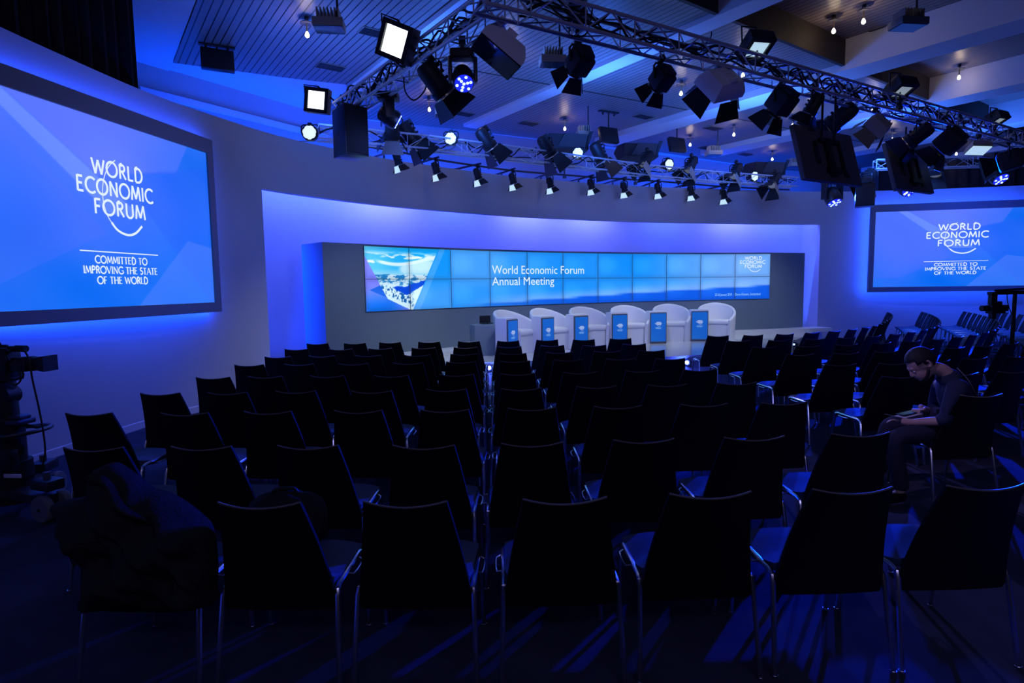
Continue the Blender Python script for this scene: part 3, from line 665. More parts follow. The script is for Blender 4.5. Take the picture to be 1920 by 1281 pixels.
# ------------------------------------------------------------------ audience chairs
CH = [(1,'L',1,-0.42,2.60,-2), (1,'L',2,-1.00,2.61,-2), (1,'L',3,-1.59,2.61,-2), (1,'C',1,0.19,2.61,2), (1,'C',2,0.78,2.65,2), (1,'C',3,1.37,2.68,2), (1,'C',4,1.93,2.70,2), (2,'L',1,-0.47,3.44,-2), (2,'L',2,-1.10,3.47,-2), (2,'L',3,-1.68,3.48,-2), (2,'L',4,-2.27,3.49,-2), (2,'C',1,0.09,3.46,2), (2,'C',2,0.70,3.50,2), (2,'C',3,1.31,3.52,2), (2,'C',4,1.92,3.57,2), (3,'L',1,-0.46,4.37,-2), (3,'L',2,-1.06,4.38,-2), (3,'L',3,-1.69,4.39,-2), (3,'L',4,-2.26,4.38,-2), (3,'L',5,-2.95,4.42,-2), (3,'C',1,0.12,4.39,2), (3,'C',2,0.72,4.41,2), (3,'C',3,1.33,4.44,2), (3,'C',4,1.90,4.46,2), (3,'T',1,3.42,4.64,4), (4,'L',1,-0.54,5.20,-2), (4,'L',2,-1.15,5.16,-2), (4,'L',3,-1.79,5.21,-2), (4,'L',4,-2.35,5.19,-2), (4,'L',5,-2.91,5.20,-2), (4,'C',1,0.06,5.19,2), (4,'C',2,0.69,5.24,2), (4,'C',3,1.29,5.28,2), (4,'C',4,1.89,5.32,2), (4,'T',1,3.42,5.56,4), (4,'T',2,4.03,5.66,7), (4,'T',3,4.56,5.75,10), (5,'L',1,-0.53,6.03,-2), (5,'L',2,-1.16,6.02,-2), (5,'L',3,-1.79,6.06,-2), (5,'L',4,-2.40,6.08,-2), (5,'L',5,-2.90,6.06,-2), (5,'C',1,0.04,6.04,2), (5,'C',2,0.65,6.07,2), (5,'C',3,1.27,6.12,2), (5,'C',4,1.84,6.14,2), (5,'T',1,3.34,6.37,4), (5,'T',2,3.89,6.41,7), (5,'T',3,4.42,6.55,10), (5,'T',4,4.94,6.72,14), (5,'T',5,5.48,6.82,17), (6,'L',1,-0.57,7.01,-2), (6,'L',2,-1.16,6.97,-2), (6,'L',3,-1.78,6.98,-2), (6,'L',4,-2.40,7.01,-2), (6,'L',5,-2.96,7.00,-2), (6,'C',1,0.02,7.01,2), (6,'C',2,0.63,7.07,2), (6,'C',3,1.23,7.09,2), (6,'C',4,1.79,7.06,2), (6,'T',1,3.36,7.28,5), (6,'T',2,3.91,7.34,9), (6,'T',3,4.44,7.45,13), (6,'T',4,4.96,7.58,16), (6,'T',5,5.46,7.74,19), (6,'T',6,5.97,7.93,22), (6,'T',7,6.48,8.15,24), (6,'T',8,7.05,8.43,29), (6,'T',9,7.55,8.74,34), (6,'T',10,8.02,9.09,38), (6,'T',11,8.48,9.47,42), (6,'T',12,8.91,9.89,46), (6,'T',13,9.28,10.30,49), (6,'T',14,9.68,10.77,52), (6,'T',15,10.05,11.27,54), (6,'T',16,10.38,11.75,56), (6,'T',17,10.73,12.28,58), (6,'T',18,11.03,12.79,60), (6,'T',19,11.35,13.35,61), (6,'T',20,11.63,13.86,62), (6,'T',21,11.90,14.39,63), (6,'T',22,12.19,14.96,63), (6,'T',23,12.47,15.52,64), (6,'T',24,12.70,15.99,64), (7,'L',1,-0.60,7.79,-2), (7,'L',2,-1.18,7.74,-2), (7,'L',3,-1.81,7.79,-2), (7,'L',4,-2.39,7.80,-2), (7,'L',5,-2.94,7.78,-2), (7,'C',1,-0.00,7.78,2), (7,'C',2,0.59,7.85,2), (7,'C',3,1.20,7.89,2), (7,'C',4,1.78,7.93,2), (7,'T',1,3.32,8.15,3), (7,'T',2,3.89,8.20,8), (7,'T',3,4.44,8.30,13), (7,'T',4,4.98,8.45,18), (7,'T',5,5.51,8.64,22), (7,'T',6,6.02,8.87,27), (7,'T',7,6.50,9.14,31), (7,'T',8,6.97,9.46,36), (7,'T',9,7.42,9.80,40), (7,'T',10,7.84,10.18,44), (7,'T',11,8.24,10.60,48), (7,'T',12,8.65,11.07,50), (7,'T',13,9.03,11.54,52), (7,'T',14,9.40,12.01,53), (7,'T',15,9.75,12.50,55), (7,'T',16,10.09,13.00,56), (7,'T',17,10.41,13.50,58), (7,'T',18,10.73,14.02,59), (7,'T',19,11.03,14.54,60), (7,'T',20,11.32,15.06,62), (7,'T',21,11.60,15.60,63), (7,'T',22,11.86,16.11,64), (8,'L',1,-0.64,8.63,-2), (8,'L',2,-1.23,8.64,-2), (8,'L',3,-1.84,8.65,-2), (8,'L',4,-2.39,8.63,-2), (8,'L',5,-3.04,8.71,-2), (8,'C',1,-0.05,8.64,2), (8,'C',2,0.56,8.73,2), (8,'C',3,1.15,8.69,2), (8,'C',4,1.73,8.78,2), (8,'T',1,3.34,9.05,-2), (8,'T',2,3.91,9.07,6), (8,'T',3,4.45,9.16,13), (8,'T',4,4.98,9.31,19), (8,'T',5,5.49,9.52,26), (8,'T',6,5.98,9.79,32), (8,'T',7,6.44,10.10,37), (8,'T',8,6.88,10.46,42), (8,'T',9,7.30,10.86,46), (8,'T',10,7.68,11.28,50), (8,'T',11,8.03,11.73,54), (8,'T',12,8.39,12.22,55), (8,'T',13,8.72,12.69,56), (8,'T',14,9.05,13.18,57), (8,'T',15,9.36,13.66,58), (8,'T',16,9.66,14.16,59), (8,'T',17,9.96,14.66,60), (8,'T',18,10.24,15.16,61), (8,'T',19,10.51,15.67,63), (8,'T',20,10.76,16.16,64), (9,'L',1,-0.66,9.56,-2), (9,'L',2,-1.28,9.56,-2), (9,'L',3,-1.89,9.57,-2), (9,'L',4,-2.42,9.50,-2), (9,'L',5,-3.01,9.54,-2), (9,'C',1,-0.07,9.55,2), (9,'C',2,0.54,9.62,2), (9,'C',3,1.11,9.58,2), (9,'C',4,1.70,9.67,2), (9,'T',1,3.34,9.93,-1), (9,'T',2,3.88,9.97,8), (9,'T',3,4.41,10.08,16), (9,'T',4,4.92,10.27,24), (9,'T',5,5.41,10.53,31), (9,'T',6,5.88,10.84,37), (9,'T',7,6.32,11.20,42), (9,'T',8,6.72,11.60,48), (9,'T',9,7.07,12.02,53), (9,'T',10,7.43,12.49,53), (9,'T',11,7.77,12.95,53), (9,'T',12,8.11,13.40,54), (9,'T',13,8.43,13.86,55), (9,'T',14,8.75,14.32,56), (9,'T',15,9.06,14.79,58), (9,'T',16,9.35,15.26,59), (9,'T',17,9.62,15.74,62), (9,'T',18,9.86,16.21,64)]

ORD = ['zeroth', 'first', 'second', 'third', 'fourth', 'fifth', 'sixth', 'seventh', 'eighth', 'ninth', 'tenth', 'eleventh', 'twelfth', 'thirteenth', 'fourteenth', 'fifteenth', 'sixteenth', 'seventeenth', 'eighteenth', 'nineteenth', 'twentieth', 'twenty-first', 'twenty-second', 'twenty-third', 'twenty-fourth']
def chair_proto():
    root = thing('conference_chair', 'x', 'chair')
    def hw_(t):                          # half width of the back, t from bottom to top
        return .250 - .083 * t ** 1.1 - .016 * (max(0, .09 - t) / .09) ** 2
    def back(u, v):
        x = (2 * u - 1) * hw_(v); z = .335 + .525 * v; y = -.155 - .035 * v - .12 * v ** 1.7
        c = .030 * (1 - (2 * u - 1) ** 2); y -= c * (.35 + .65 * v); z -= .016 * (1 - (2 * u - 1) ** 2) * v ** 6
        n_ = Vector(((2 * u - 1) * .12, 1, .12 + .3 * v)).normalized(); return Vector((x, y, z)), n_
    b = MB(); b.sheet(back, 11, 18, .013); b.build('backrest', 'chair_back', root, 50)
    e = MB(); e.tube([back(i / 10, 1)[0] + Vector((0, 0, .001)) for i in range(11)], .0045, 6); e.build('top_highlight', 'edge_highlight', root)  # thin pale tube painted as the highlight on the back's rim
    def seatf(u, v):
        x = (2 * u - 1) * (.225 + .012 * sin(v * pi)); y = -.140 + .42 * v
        z = .452 - .018 * sin(v * pi) + .028 * (2 * u - 1) ** 2 * 0 - .020 * max(0, v - .75) / .25 - .022 * abs(2 * u - 1) ** 3.0 + .02 * (1 - v) ** 4
        return Vector((x, y, z)), Vector(((2 * u - 1) * .25, .1, 1)).normalized()
    s = MB(); s.sheet(seatf, 11, 11, .036); s.build('seat', 'seat_fabric', root, 60)
    for sx in (-1, 1):
        l = MB(); l.tube([(sx * .262, -.235, .0), (sx * .248, -.165, .395), (sx * .244, -.150, .422)], .0115, 8); l.cyl((sx * .262, -.235, 0), (sx * .262, -.235, .012), .014); l.build('leg', 'chrome', root)
        l = MB(); l.tube([(sx * .250, .275, .0), (sx * .240, .235, .395), (sx * .238, .222, .418)], .0115, 8); l.cyl((sx * .25, .275, 0), (sx * .25, .275, .012), .014); l.build('leg', 'chrome', root)
        l = MB(); l.tube([(sx * .244, -.150, .422), (sx * .243, -.12, .431), (sx * .240, .18, .431), (sx * .238, .222, .418)], .0115, 8); l.build('side_rail', 'chrome', root)
        l = MB(); l.tube([(sx * .252, -.02, .425), (sx * .272, -.01, .418), (sx * .276, .03, .416), (sx * .276, .09, .416), (sx * .272, .13, .418), (sx * .252, .14, .425)], .0045, 6); l.build('linking_hook', 'chrome', root)
    l = MB(); l.tube([(-.24, .12, .425), (.24, .12, .425)], .009, 6); l.tube([(-.243, -.10, .425), (.243, -.10, .425)], .009, 6); l.build('cross_bar', 'steel_dark', root)
    return root
proto = chair_proto(); CHAIRS = {}
SIDE = {'L': 'left of the central gap', 'C': 'right of the central gap', 'T': 'right of the aisle'}
for n_, (r, b, k, x, y, a) in enumerate(CH):
    row = 'nearest row' if r == 1 else ('front row at the stage' if r == 9 else ORD[r] + ' row from the camera')
    lab = 'black chair, %s, %s seat %s' % (row, ORD[k], SIDE[b])
    g = {'L': 'chairs left of the central gap', 'C': 'chairs right of the central gap', 'T': 'chairs of the right hand block'}[b]
    if n_ == 0: proto.location = (x, y, 0); proto.rotation_euler = (0, 0, radians(a)); proto['label'] = lab; proto['group'] = g; o = proto
    else: o = dup(proto, (x, y, 0), radians(a), lab, g)
    CHAIRS[(r, b, k)] = o
# ------------------------------------------------------------------ trusses
def truss(label, P0, P1, hgt=.20, wid=.20, seg=.28, r=.018, cables=0):
    P0, P1 = Vector(P0), Vector(P1); d = (P1 - P0); L = d.length; d.normalize(); up = Vector((0, 0, 1)); s_ = d.cross(up).normalized()
    root = thing('lighting_truss', label, 'truss', P0, None, 'lighting trusses')
    C = [s_ * (sx * wid / 2) + up * z for sx, z in ((-1, 0), (1, 0), (1, hgt), (-1, hgt))]
    for c in C:
        b = MB(); b.cyl(c, c + d * L, r, n=10); b.build('chord', 'alu', root)
    n = max(2, int(L / seg))
    for k in range(4):
        b = MB(); A, B = C[k], C[(k + 1) % 4]
        pts = [(A if i % 2 == 0 else B) + d * (L * i / n) for i in range(n + 1)]
        for i in range(n):
            b.cyl(pts[i], pts[i + 1], r * .42, n=5, caps=False)
            if i % 2 == 0: b.cyl(pts[i], pts[i] + (B - A), r * .42, n=5, caps=False)
        b.build('bracing', 'alu', root)
    rnd = random.Random(int(L * 100))
    for k in range(cables):                 # cable bundles strapped along the truss
        b = MB(); pts = []; m = int(L / .22); ox = (rnd.random() - .5) * wid * .8
        for i in range(m + 1): pts.append(s_ * (ox + rnd.uniform(-.04, .04)) + up * (hgt * .55 + rnd.uniform(-.10, .14)) + d * (L * i / m))
        b.tube(crom(pts, 3), .011, 5); b.build('cable_run', 'cable', root)
    return root
def nx(P): return Vector((P[0], P[1], 3.9))
T_L0 = nx(at_z(670, 206, 3.9)); T_L1 = nx(at_z(944, 26, 3.9))
dL = (T_L0 - T_L1).normalized()
T_R = [nx(at_z(x, y, 3.9)) for x, y in ((960, 30), (1393, 136), (1728, 225), (1920, 278))]
dR = (T_R[1] - T_R[0]).normalized()
truss('silver box truss on the left, running from the corner toward the stage', T_L1 + dL * .12, T_L0 + dL * .55, cables=4)
truss('silver corner piece of truss where the two near trusses meet', T_R[0] - dR * .30, T_R[0] + dR * .10)
truss('long silver box truss crossing the hall toward the right', T_R[0] + dR * .12, T_R[2] * .6 + T_R[3] * .4, cables=5)
truss('silver truss continuing out of the picture on the right', T_R[2] * .6 + T_R[3] * .4 + dR * .02, T_R[3] + (T_R[3] - T_R[2]) * 1.4, cables=2)
RB = [nx(at_z(x, y, 3.9)) for x, y in ((596, 262), (800, 281), (1000, 304), (1200, 329), (1350, 342), (1490, 351))]
for i, lab in enumerate(('left end piece of the rear truss behind the hanging loudspeaker', 'rear truss piece above the left of the niche', 'rear truss piece above the middle of the niche', 'rear truss piece above the right of the niche', 'rear truss end piece beside the hung display back')):
    truss(lab, RB[i], RB[i + 1] - (RB[i + 1] - RB[i]).normalized() * .01, .20, .20, .30, .015, 2)
P = at_y(1640, 318, 13.6); Q = at_y(1860, 312, 13.2)
truss('far truss piece on the right, in front of the black drape', P, Q + (Q - P) * .5, .2, .2, .3, .016, 1)
# curved pipe for the ten small spots, carried on arms from the set wall
PW_ = off(WALLC, -.42)
def wall_front(x, y):                    # point seen at pixel x, y just in front of the set wall
    d = ray(x, y); best = min((p for p in PW_ if p.y > 6), key=lambda p: abs(p.x / p.y - d.x / d.y)); return at_y(x, y, best.y)
PIPE = [wall_front(x, y) for x, y in ((690, 275), (745, 284), (817, 299), (895, 311), (961, 320), (1031, 326), (1108, 332), (1170, 336), (1234, 340), (1296, 345), (1357, 350), (1480, 356))]
root = thing('curved_pipe', 'thin curved pipe along the top of the set wall carrying ten small spots', 'pipe', (0, 0, 0))
b = MB(); b.tube(crom(PIPE, 5), .020, 8); b.build('rail', 'steel_dark', root)
for i, p in enumerate(PIPE[1:-1]):
    w_ = min(WALLC, key=lambda q: (q.x - p.x) ** 2 + (q.y - p.y) ** 2); dd = (Vector((w_.x, w_.y, 0)) - Vector((p.x, p.y, 0))).normalized()
    b = MB(); b.cyl(p + Vector((0, 0, .03)) - dd * .1, p + dd * 1.1 + Vector((0, 0, .02)), .022, n=8); b.build('arm', 'steel_dark', root)
    b = MB(); b.cyl(V3(Vector((w_.x, w_.y, 0)) + dd * .06, 4.2), V3(Vector((w_.x, w_.y, 0)) + dd * .06, p.z), .02, n=8); b.build('bracket', 'steel_dark', root)
from mathutils import Quaternion
# ------------------------------------------------------------------ lamp builders (local -Z looks along the beam, local Y is up)
def aim_rot(dx, dy, dz):
    """beam direction given as right / down / away in the hall as seen from the seats"""
    d = (RT * dx - UP * dy + FW * dz).normalized(); return d, d.to_track_quat('-Z', 'Y')
def hang(b, q, H, top, r=.012, half=.17):
    """yoke arms and the drop to the truss, in local space"""
    inv = q.inverted(); P = inv @ (Vector(top) - Vector(H)); U = inv @ Vector((0, 0, 1)); X = Vector((1, 0, 0))
    X = (X - U * X.dot(U)).normalized(); h = min(.26, max(.12, P.length * .75))
    b.tube([X * half, X * half + U * h * .8, X * (half * .75) + U * h, -X * (half * .75) + U * h, -X * half + U * h * .8, -X * half], r, 6)
    if P.dot(U) > h: b.cyl(U * h, P, .016, n=8)
    b.box(P, (.05, .05, .07))
def doors(root, r, L, sp=(.5, .5, .5, .5), mt='black', w1=1.1, w2=1.9, z=-.17, names=('barn_door',), mats=None):
    for k in range(4):
        if sp[k] is None: continue
        a = k * pi / 2; n_ = Vector((cos(a), sin(a), 0)); t = Vector((-sin(a), cos(a), 0)); an = sp[k]
        e = n_ * sin(an) + Vector((0, 0, -cos(an)))
        p = n_ * r * 1.02 + Vector((0, 0, z)); th_ = n_.cross(t); q_ = e.cross(t) * .006
        b = MB(); b.prism([p - t * r * w1 * .8, p + t * r * w1 * .8, p + e * L + t * r * w2 * .8, p + e * L - t * r * w2 * .8], q_)
        b.build('barn_door', (mats[k] if mats else mt), root)
def fresnel(label, px, Y, aim, s=1., top=None, sp=(.45, .45, .45, .45), ring='black', lens='lens_clear', name='fresnel_spotlight', dm=None, dl=.20, boxy=False, group='barn door spotlights on the trusses'):
    H = at_y(px[0], px[1], Y); d, q = aim_rot(*aim); root = thing(name, label, 'spotlight', H, q, group)
    top = Vector((H.x, H.y, max(3.9, H.z + .2))) if top is None else top
    r = .105 * s
    b = MB()
    if boxy: b.bbox((0, 0, .02 * s), (.30 * s, .30 * s, .30 * s), .04 * s); b.bbox((0, 0, .19 * s), (.22 * s, .24 * s, .08 * s), .02)
    else:
        b.lathe([(.055 * s, .20 * s), (.085 * s, .19 * s), (.105 * s, .14 * s), (.108 * s, -.08 * s), (.125 * s, -.09 * s), (.125 * s, -.15 * s), (.115 * s, -.165 * s)], (0, 0, 0), (0, 0, 1), 18)
        for k in range(3): b.box((0, .108 * s, (.10 - .07 * k) * s), (.14 * s, .02, .03 * s))
    b.build('housing', 'black', root)
    b = MB(); b.lathe([(.118 * s, -.150 * s), (.124 * s, -.172 * s), (.108 * s, -.174 * s)], (0, 0, 0), (0, 0, 1), 20); b.build('front_ring', ring, root)
    b = MB(); b.lathe([(.10 * s, -.171 * s), (.085 * s, -.178 * s), (.04 * s, -.186 * s), (.0, -.188 * s)], (0, 0, 0), (0, 0, 1), 20); b.build('lens', lens, root)
    doors(root, .115 * s, dl * s, sp, 'black_satin', z=-.175 * s, mats=dm)
    b = MB(); hang(b, q, H, top, .011, .15 * s + .01); b.build('yoke', 'black', root)
    return root
def par(label, px, Y, aim, s=1., top=None, lens='lens_glow', flap=True):
    H = at_y(px[0], px[1], Y); d, q = aim_rot(*aim); root = thing('par_lamp', label, 'spotlight', H, q, 'bright round lamps on the rear truss')
    top = Vector((H.x, H.y, max(3.9, H.z + .12))) if top is None else top
    b = MB(); b.lathe([(.05 * s, .24 * s), (.09 * s, .20 * s), (.12 * s, .06 * s), (.145 * s, .0), (.145 * s, -.07 * s), (.128 * s, -.07 * s)], (0, 0, 0), (0, 0, 1), 22); b.build('housing', 'black', root)
    b = MB(); R_ = .126 * s
    for k in range(5):
        for m_ in range(14):
            a0, a1 = 2 * pi * m_ / 14, 2 * pi * (m_ + 1) / 14; r0, r1 = R_ * k / 5, R_ * (k + 1) / 5; zz = lambda rr, m__: -.073 * s - .018 * s * (1 - (rr / R_) ** 2) + (.004 if (m__ + k) % 2 else 0)
            b.add([(r0 * cos(a0), r0 * sin(a0), zz(r0, m_)), (r1 * cos(a0), r1 * sin(a0), zz(r1, m_)), (r1 * cos(a1), r1 * sin(a1), zz(r1, m_)), (r0 * cos(a1), r0 * sin(a1), zz(r0, m_))], [(0, 1, 2, 3)])
    b.build('lens', lens, root, 1)
    if flap: doors(root, .14 * s, .20 * s, (None, None, None, .25), 'black_satin', z=-.07 * s, w1=1.0, w2=1.25)
    b = MB(); hang(b, q, H, top, .01, .16 * s); b.build('yoke', 'black', root); return root
def moving_head(label, px, Y, aim, s=1., top=None, led='led_blue', pts='led_point', star=False):
    H = at_y(px[0], px[1], Y); top = Vector((H.x, H.y, 3.9)) if top is None else top
    root = thing('moving_head_lamp', label, 'spotlight', H, None, 'moving head lamps with blue lenses')
    d, q = aim_rot(*aim); M3 = q.to_matrix(); yaw = Matrix.Rotation(atan2(d.y, d.x) + pi / 2, 3, 'Z')
    hb = .27 * s
    b = MB(); b.bbox((0, 0, hb), (.30 * s, .24 * s, .11 * s), .03); b.build('base', 'black', root)
    b = MB(); b.cyl((0, 0, hb + .05 * s), (0, 0, top.z - H.z), .018); b.box((0, 0, top.z - H.z), (.06, .06, .08)); b.build('clamp', 'steel_dark', root)
    for sx in (-1, 1):
        b = MB(); b.bbox(yaw @ Vector((sx * .155 * s, 0, .09 * s)), (.045 * s, .13 * s, .30 * s), .015, yaw); b.build('yoke_arm', 'black_satin', root)
    b = MB(); b.lathe([(.06 * s, .15 * s), (.11 * s, .12 * s), (.135 * s, .02 * s), (.135 * s, -.10 * s), (.12 * s, -.135 * s)], (0, 0, 0), -d * -1 * 1.0 if False else -d, 22); h = b.build('head', 'black_satin', root)
    b = MB(); b.lathe([(.112 * s, .138 * s), (.10 * s, .145 * s), (.0, .146 * s)], (0, 0, 0), d, 22); l = b.build('lens', led, h)
    a = d.orthogonal().normalized(); c = d.cross(a)
    for k in range(10):
        rr, an = (0, 0) if k == 0 else ((.045 * s, 2 * pi * k / 3) if k < 4 else (.085 * s, 2 * pi * k / 6))
        p = a * (rr * cos(an)) + c * (rr * sin(an)); b = MB(); b.lathe([(.019 * s, .146 * s), (.012 * s, .155 * s), (0, .157 * s)], p, d, 10); b.build('led_cell', 'led_star' if star else pts, h)
    return root
def flood(label, px, Y, aim, s=1., top=None, face='lamp_white', hood=.0, roll=0.):
    """square soft flood with a glass front"""
    H = at_y(px[0], px[1], Y); d, q = aim_rot(*aim); q = q @ Quaternion((0, 0, 1), roll); root = thing('flood_lamp', label, 'flood lamp', H, q, 'square flood lamps on the near trusses')
    top = Vector((H.x, H.y, 3.95)) if top is None else top
    b = MB(); w_ = .36 * s
    V = []
    for wz, z in ((.62, .16 * s), (1.0, .06 * s), (1.0, -.07 * s)): V += [(-w_ / 2 * wz, -w_ / 2 * wz, z), (w_ / 2 * wz, -w_ / 2 * wz, z), (w_ / 2 * wz, w_ / 2 * wz, z), (-w_ / 2 * wz, w_ / 2 * wz, z)]
    F = [(3, 2, 1, 0)] + [(k * 4 + i, k * 4 + (i + 1) % 4, k * 4 + 4 + (i + 1) % 4, k * 4 + 4 + i) for k in range(2) for i in range(4)]
    b.add(V, F)
    for k in range(4):
        a = k * pi / 2; R_ = Matrix.Rotation(a, 3, 'Z'); b.box(R_ @ Vector((0, w_ / 2 - .02, -.085 * s)), (w_, .045, .04 * s), R_)
    b.build('housing', 'black', root)
    b = MB(); b.box((0, 0, -.072 * s), (w_ - .07, w_ - .07, .006)); b.build('front_glass', face, root)
    if hood: doors(root, w_ / 2, hood, (None, .35, None, None), 'black', z=-.1 * s, w1=1.2, w2=1.25)
    b = MB(); inv = q.inverted(); U = inv @ Vector((0, 0, 1)); P = inv @ (top - H)
    b.tube([(w_ / 2 + .02, 0, 0), Vector((w_ / 2 + .03, 0, 0)) + U * (w_ * .62), U * (w_ * .62)], .010, 6); b.tube([U * (w_ * .62), P], .012, 6); b.box(P, (.05, .05, .07)); b.build('bracket', 'black', root)
    return root
def panel_light(label, px, Y, aim, s=1., top=None, back='white_metal', face='glass_dark', dsp=None, roll=0.):
    """flat soft light with a pale vaulted back"""
    H = at_y(px[0], px[1], Y); d, q = aim_rot(*aim)
    q = q @ Quaternion((0, 0, 1), roll); root = thing('panel_light', label, 'panel light', H, q, 'pale backed panel lights on the trusses')
    top = Vector((H.x, H.y, 3.9)) if top is None else top
    w_, h_ = .42 * s, .36 * s; b = MB(); V = []
    for kx, ky, z in ((.62, .66, .17 * s), (.72, .76, .16 * s), (.95, .97, .07 * s), (1.0, 1.0, .03 * s), (1.0, 1.0, -.02 * s)): V += [(-w_ / 2 * kx, -h_ / 2 * ky, z), (w_ / 2 * kx, -h_ / 2 * ky, z), (w_ / 2 * kx, h_ / 2 * ky, z), (-w_ / 2 * kx, h_ / 2 * ky, z)]
    b.add(V, [(3, 2, 1, 0)] + [(k * 4 + i, k * 4 + (i + 1) % 4, k * 4 + 4 + (i + 1) % 4, k * 4 + 4 + i) for k in range(4) for i in range(4)]); b.build('housing', back, root)
    b = MB(); b.box((0, 0, .165 * s), (w_ * .22, h_ * .8, .05 * s))
    for k in range(6): b.box((0, h_ * (-.35 + .14 * k), .195 * s), (w_ * .22, .008, .02))
    b.build('ballast', back, root)
    b = MB(); b.box((0, 0, -.022 * s), (w_ - .02, h_ - .02, .012)); b.build('front_panel', face, root)
    if dsp: doors(root, .19 * s, .20 * s, dsp, 'black_satin', z=-.03 * s, w1=.8, w2=1.15)
    b = MB(); inv = q.inverted(); P = inv @ (top - H); b.tube([(0, 0, .18 * s), P], .014, 7); b.box(P, (.05, .05, .07)); b.build('bracket', 'white_metal' if back == 'white_metal' else 'black', root)
    return root
def softbox(label, px, Y, s, tone='lamp_dim'):
    H = at_y(px[0], px[1], Y); root = thing('soft_light', label, 'soft light', H, TH * .35, 'black hooded soft lights on the rear truss')
    w_, dp, h_ = .80 * s, .62 * s, .30 * s                               # wedge: tall at the back, open front leaning to the hall
    b = MB(); t_ = .02
    prof = [(-dp / 2, -h_ / 2), (dp * .1, -h_ * .62), (dp / 2, h_ * .1), (dp * .2, h_ / 2), (-dp / 2, h_ * .42)]
    b.prism([(-w_ / 2, y, z) for y, z in prof], (w_, 0, 0)); b.build('housing', 'black', root)
    # grey reflector flap facing down into the room
    b = MB(); b.prism([(-w_ * .30, -dp / 2 - .012, -h_ * .40), (w_ * .40, -dp / 2 - .012, -h_ * .40), (w_ * .46, -dp / 2 - .05, h_ * .42), (-w_ * .12, -dp / 2 - .05, h_ * .42)], (0, .03, 0)); b.build('reflector', 'flap_grey', root)
    b = MB(); b.prism([(w_ * .40, -dp / 2 - .01, -h_ * .5), (w_ * .46, -dp / 2 + .0, -h_ * .5), (w_ * .60, -dp / 2 - .05, h_ * .62), (w_ * .5, -dp / 2 - .05, h_ * .62)], (0, .02, 0)); b.build('side_flap', 'black', root)
    b = MB(); z0 = 3.9 - H.z; b.cyl((0, 0, -h_ / 2 + .02 if z0 < 0 else h_ / 2 - .02), (0, 0, z0), .015); b.box((0, 0, z0), (.06, .06, .06)); b.build('clamp', 'steel_dark', root)
    return root
# depth of the trusses under a picture column
def yr(x): return float(1 / np.interp(x, [960, 1393, 1641, 1728, 1920, 2100], [1 / 5.11, 1 / 6.5, 1 / 7.79, 1 / 8.45, 1 / 10.3, 1 / 13]))
def yl(x): return float(1 / np.interp(x, [560, 670, 944], [1 / 9.2, 1 / 7.62, 1 / 5.06]))
def yb(x): return float(np.interp(x, [590, 680, 800, 900, 1000, 1100, 1200, 1350, 1500], [8.9, 9.31, 9.83, 10.23, 10.9, 11.65, 12.35, 13.3, 14.0]))
# --- lamps on the near trusses
flood('brightly glowing square flood lamp on the left truss, the larger one', (748, 80), 6.1, (-.30, .22, -.75), .94, roll=.46, top=Vector((at_y(770, 70, 6.1).x, 6.1, 4.0)))
flood('glowing square flood lamp at the far left end of the rig', (597, 190), 8.2, (-.05, .16, -.9), .86, roll=.14, top=Vector((at_y(640, 176, 8.2).x, 8.2, 4.1)))
flood('square flood lamp shining bluish white above the long right hand truss', (1417, 84), 6.6, (.10, .85, -.35), .78, Vector((at_y(1420, 120, 6.6).x, 6.6, 4.05)), 'lamp_soft', .0)
flood('dim square flood lamp above the right truss, beside the dark ceiling step', (1688, 164), 8.0, (.10, .90, -.30), .78, None, 'lamp_dim')
flood('dark square flood lamp far out on the right truss', (1868, 222), 9.6, (.15, .90, -.30), .68, None, 'lamp_dim')
panel_light('pale backed panel light with a dark square face near the truss corner', (931, 104), 5.35, (-.50, .80, -.10), 1.0, Vector((at_y(940, 40, 5.3).x, 5.2, 3.9)), roll=1.57)
panel_light('white topped panel light with black barn doors on the long truss', (1348, 166), 6.4, (-.15, .50, .80), .95, None, dsp=(.5, .3, .5, .5), roll=.35)
panel_light('beige panel light with barn doors between the two hung display backs', (1641, 240), 7.9, (-.40, .50, .75), .78, None, 'beige_metal', dsp=(.5, .3, .5, .5), roll=.5)
panel_light('panel light with a pale blue glowing face on the right truss', (1834, 281), 9.4, (-.10, .90, -.25), .66, None, 'beige_metal', 'lamp_soft', roll=.2)
fresnel('black spotlight with open barn doors, first along the long truss', (1086, 118), 5.7, (-.40, .42, .75), .64, None, (.5, .4, .5, .5), boxy=True, dl=.22)
fresnel('black spotlight with open barn doors, second along the long truss', (1240, 150), 6.1, (-.40, .50, .72), .60, None, (.5, .4, .5, .5), boxy=True, dl=.22)
fresnel('bulky black spotlight with barn doors left of the hung display backs', (1464, 194), 6.9, (-.35, .62, .62), .78, None, (.5, .4, .5, .5), boxy=True, dl=.22)
fresnel('small round black spotlight with a shiny rim on the right truss', (1526, 197), 7.1, (-.35, .75, .35), .66, None, (.5, .5, .5, .5), 'chrome')
fresnel('black spotlight half hidden above the left hung display back', (1577, 220), 7.9, (-.55, .50, .60), 1.0, None, (.5, .5, .5, .5), boxy=False)
fresnel('black spotlight with a brass rim above the right hung display back', (1722, 254), 8.7, (-.50, .45, .55), .95, None, (.5, .5, .5, .5), 'brass')
fresnel('black spotlight with open barn doors right of the hung display backs', (1778, 268), 8.8, (-.45, .55, .60), .95, None, (.5, .4, .5, .5), boxy=True)
fresnel('black spotlight with barn doors at the right picture edge', (1890, 302), 9.9, (-.65, .20, .50), 1.0, None, (.5, .5, .5, .5), boxy=True)
fresnel('black spotlight with a brass rim pointing down right on the left truss', (816, 152), 6.05, (.52, .60, .35), .95, Vector((at_y(808, 110, 6.0).x, 6.0, 3.9)), (.25, .25, .25, .25), 'brass')
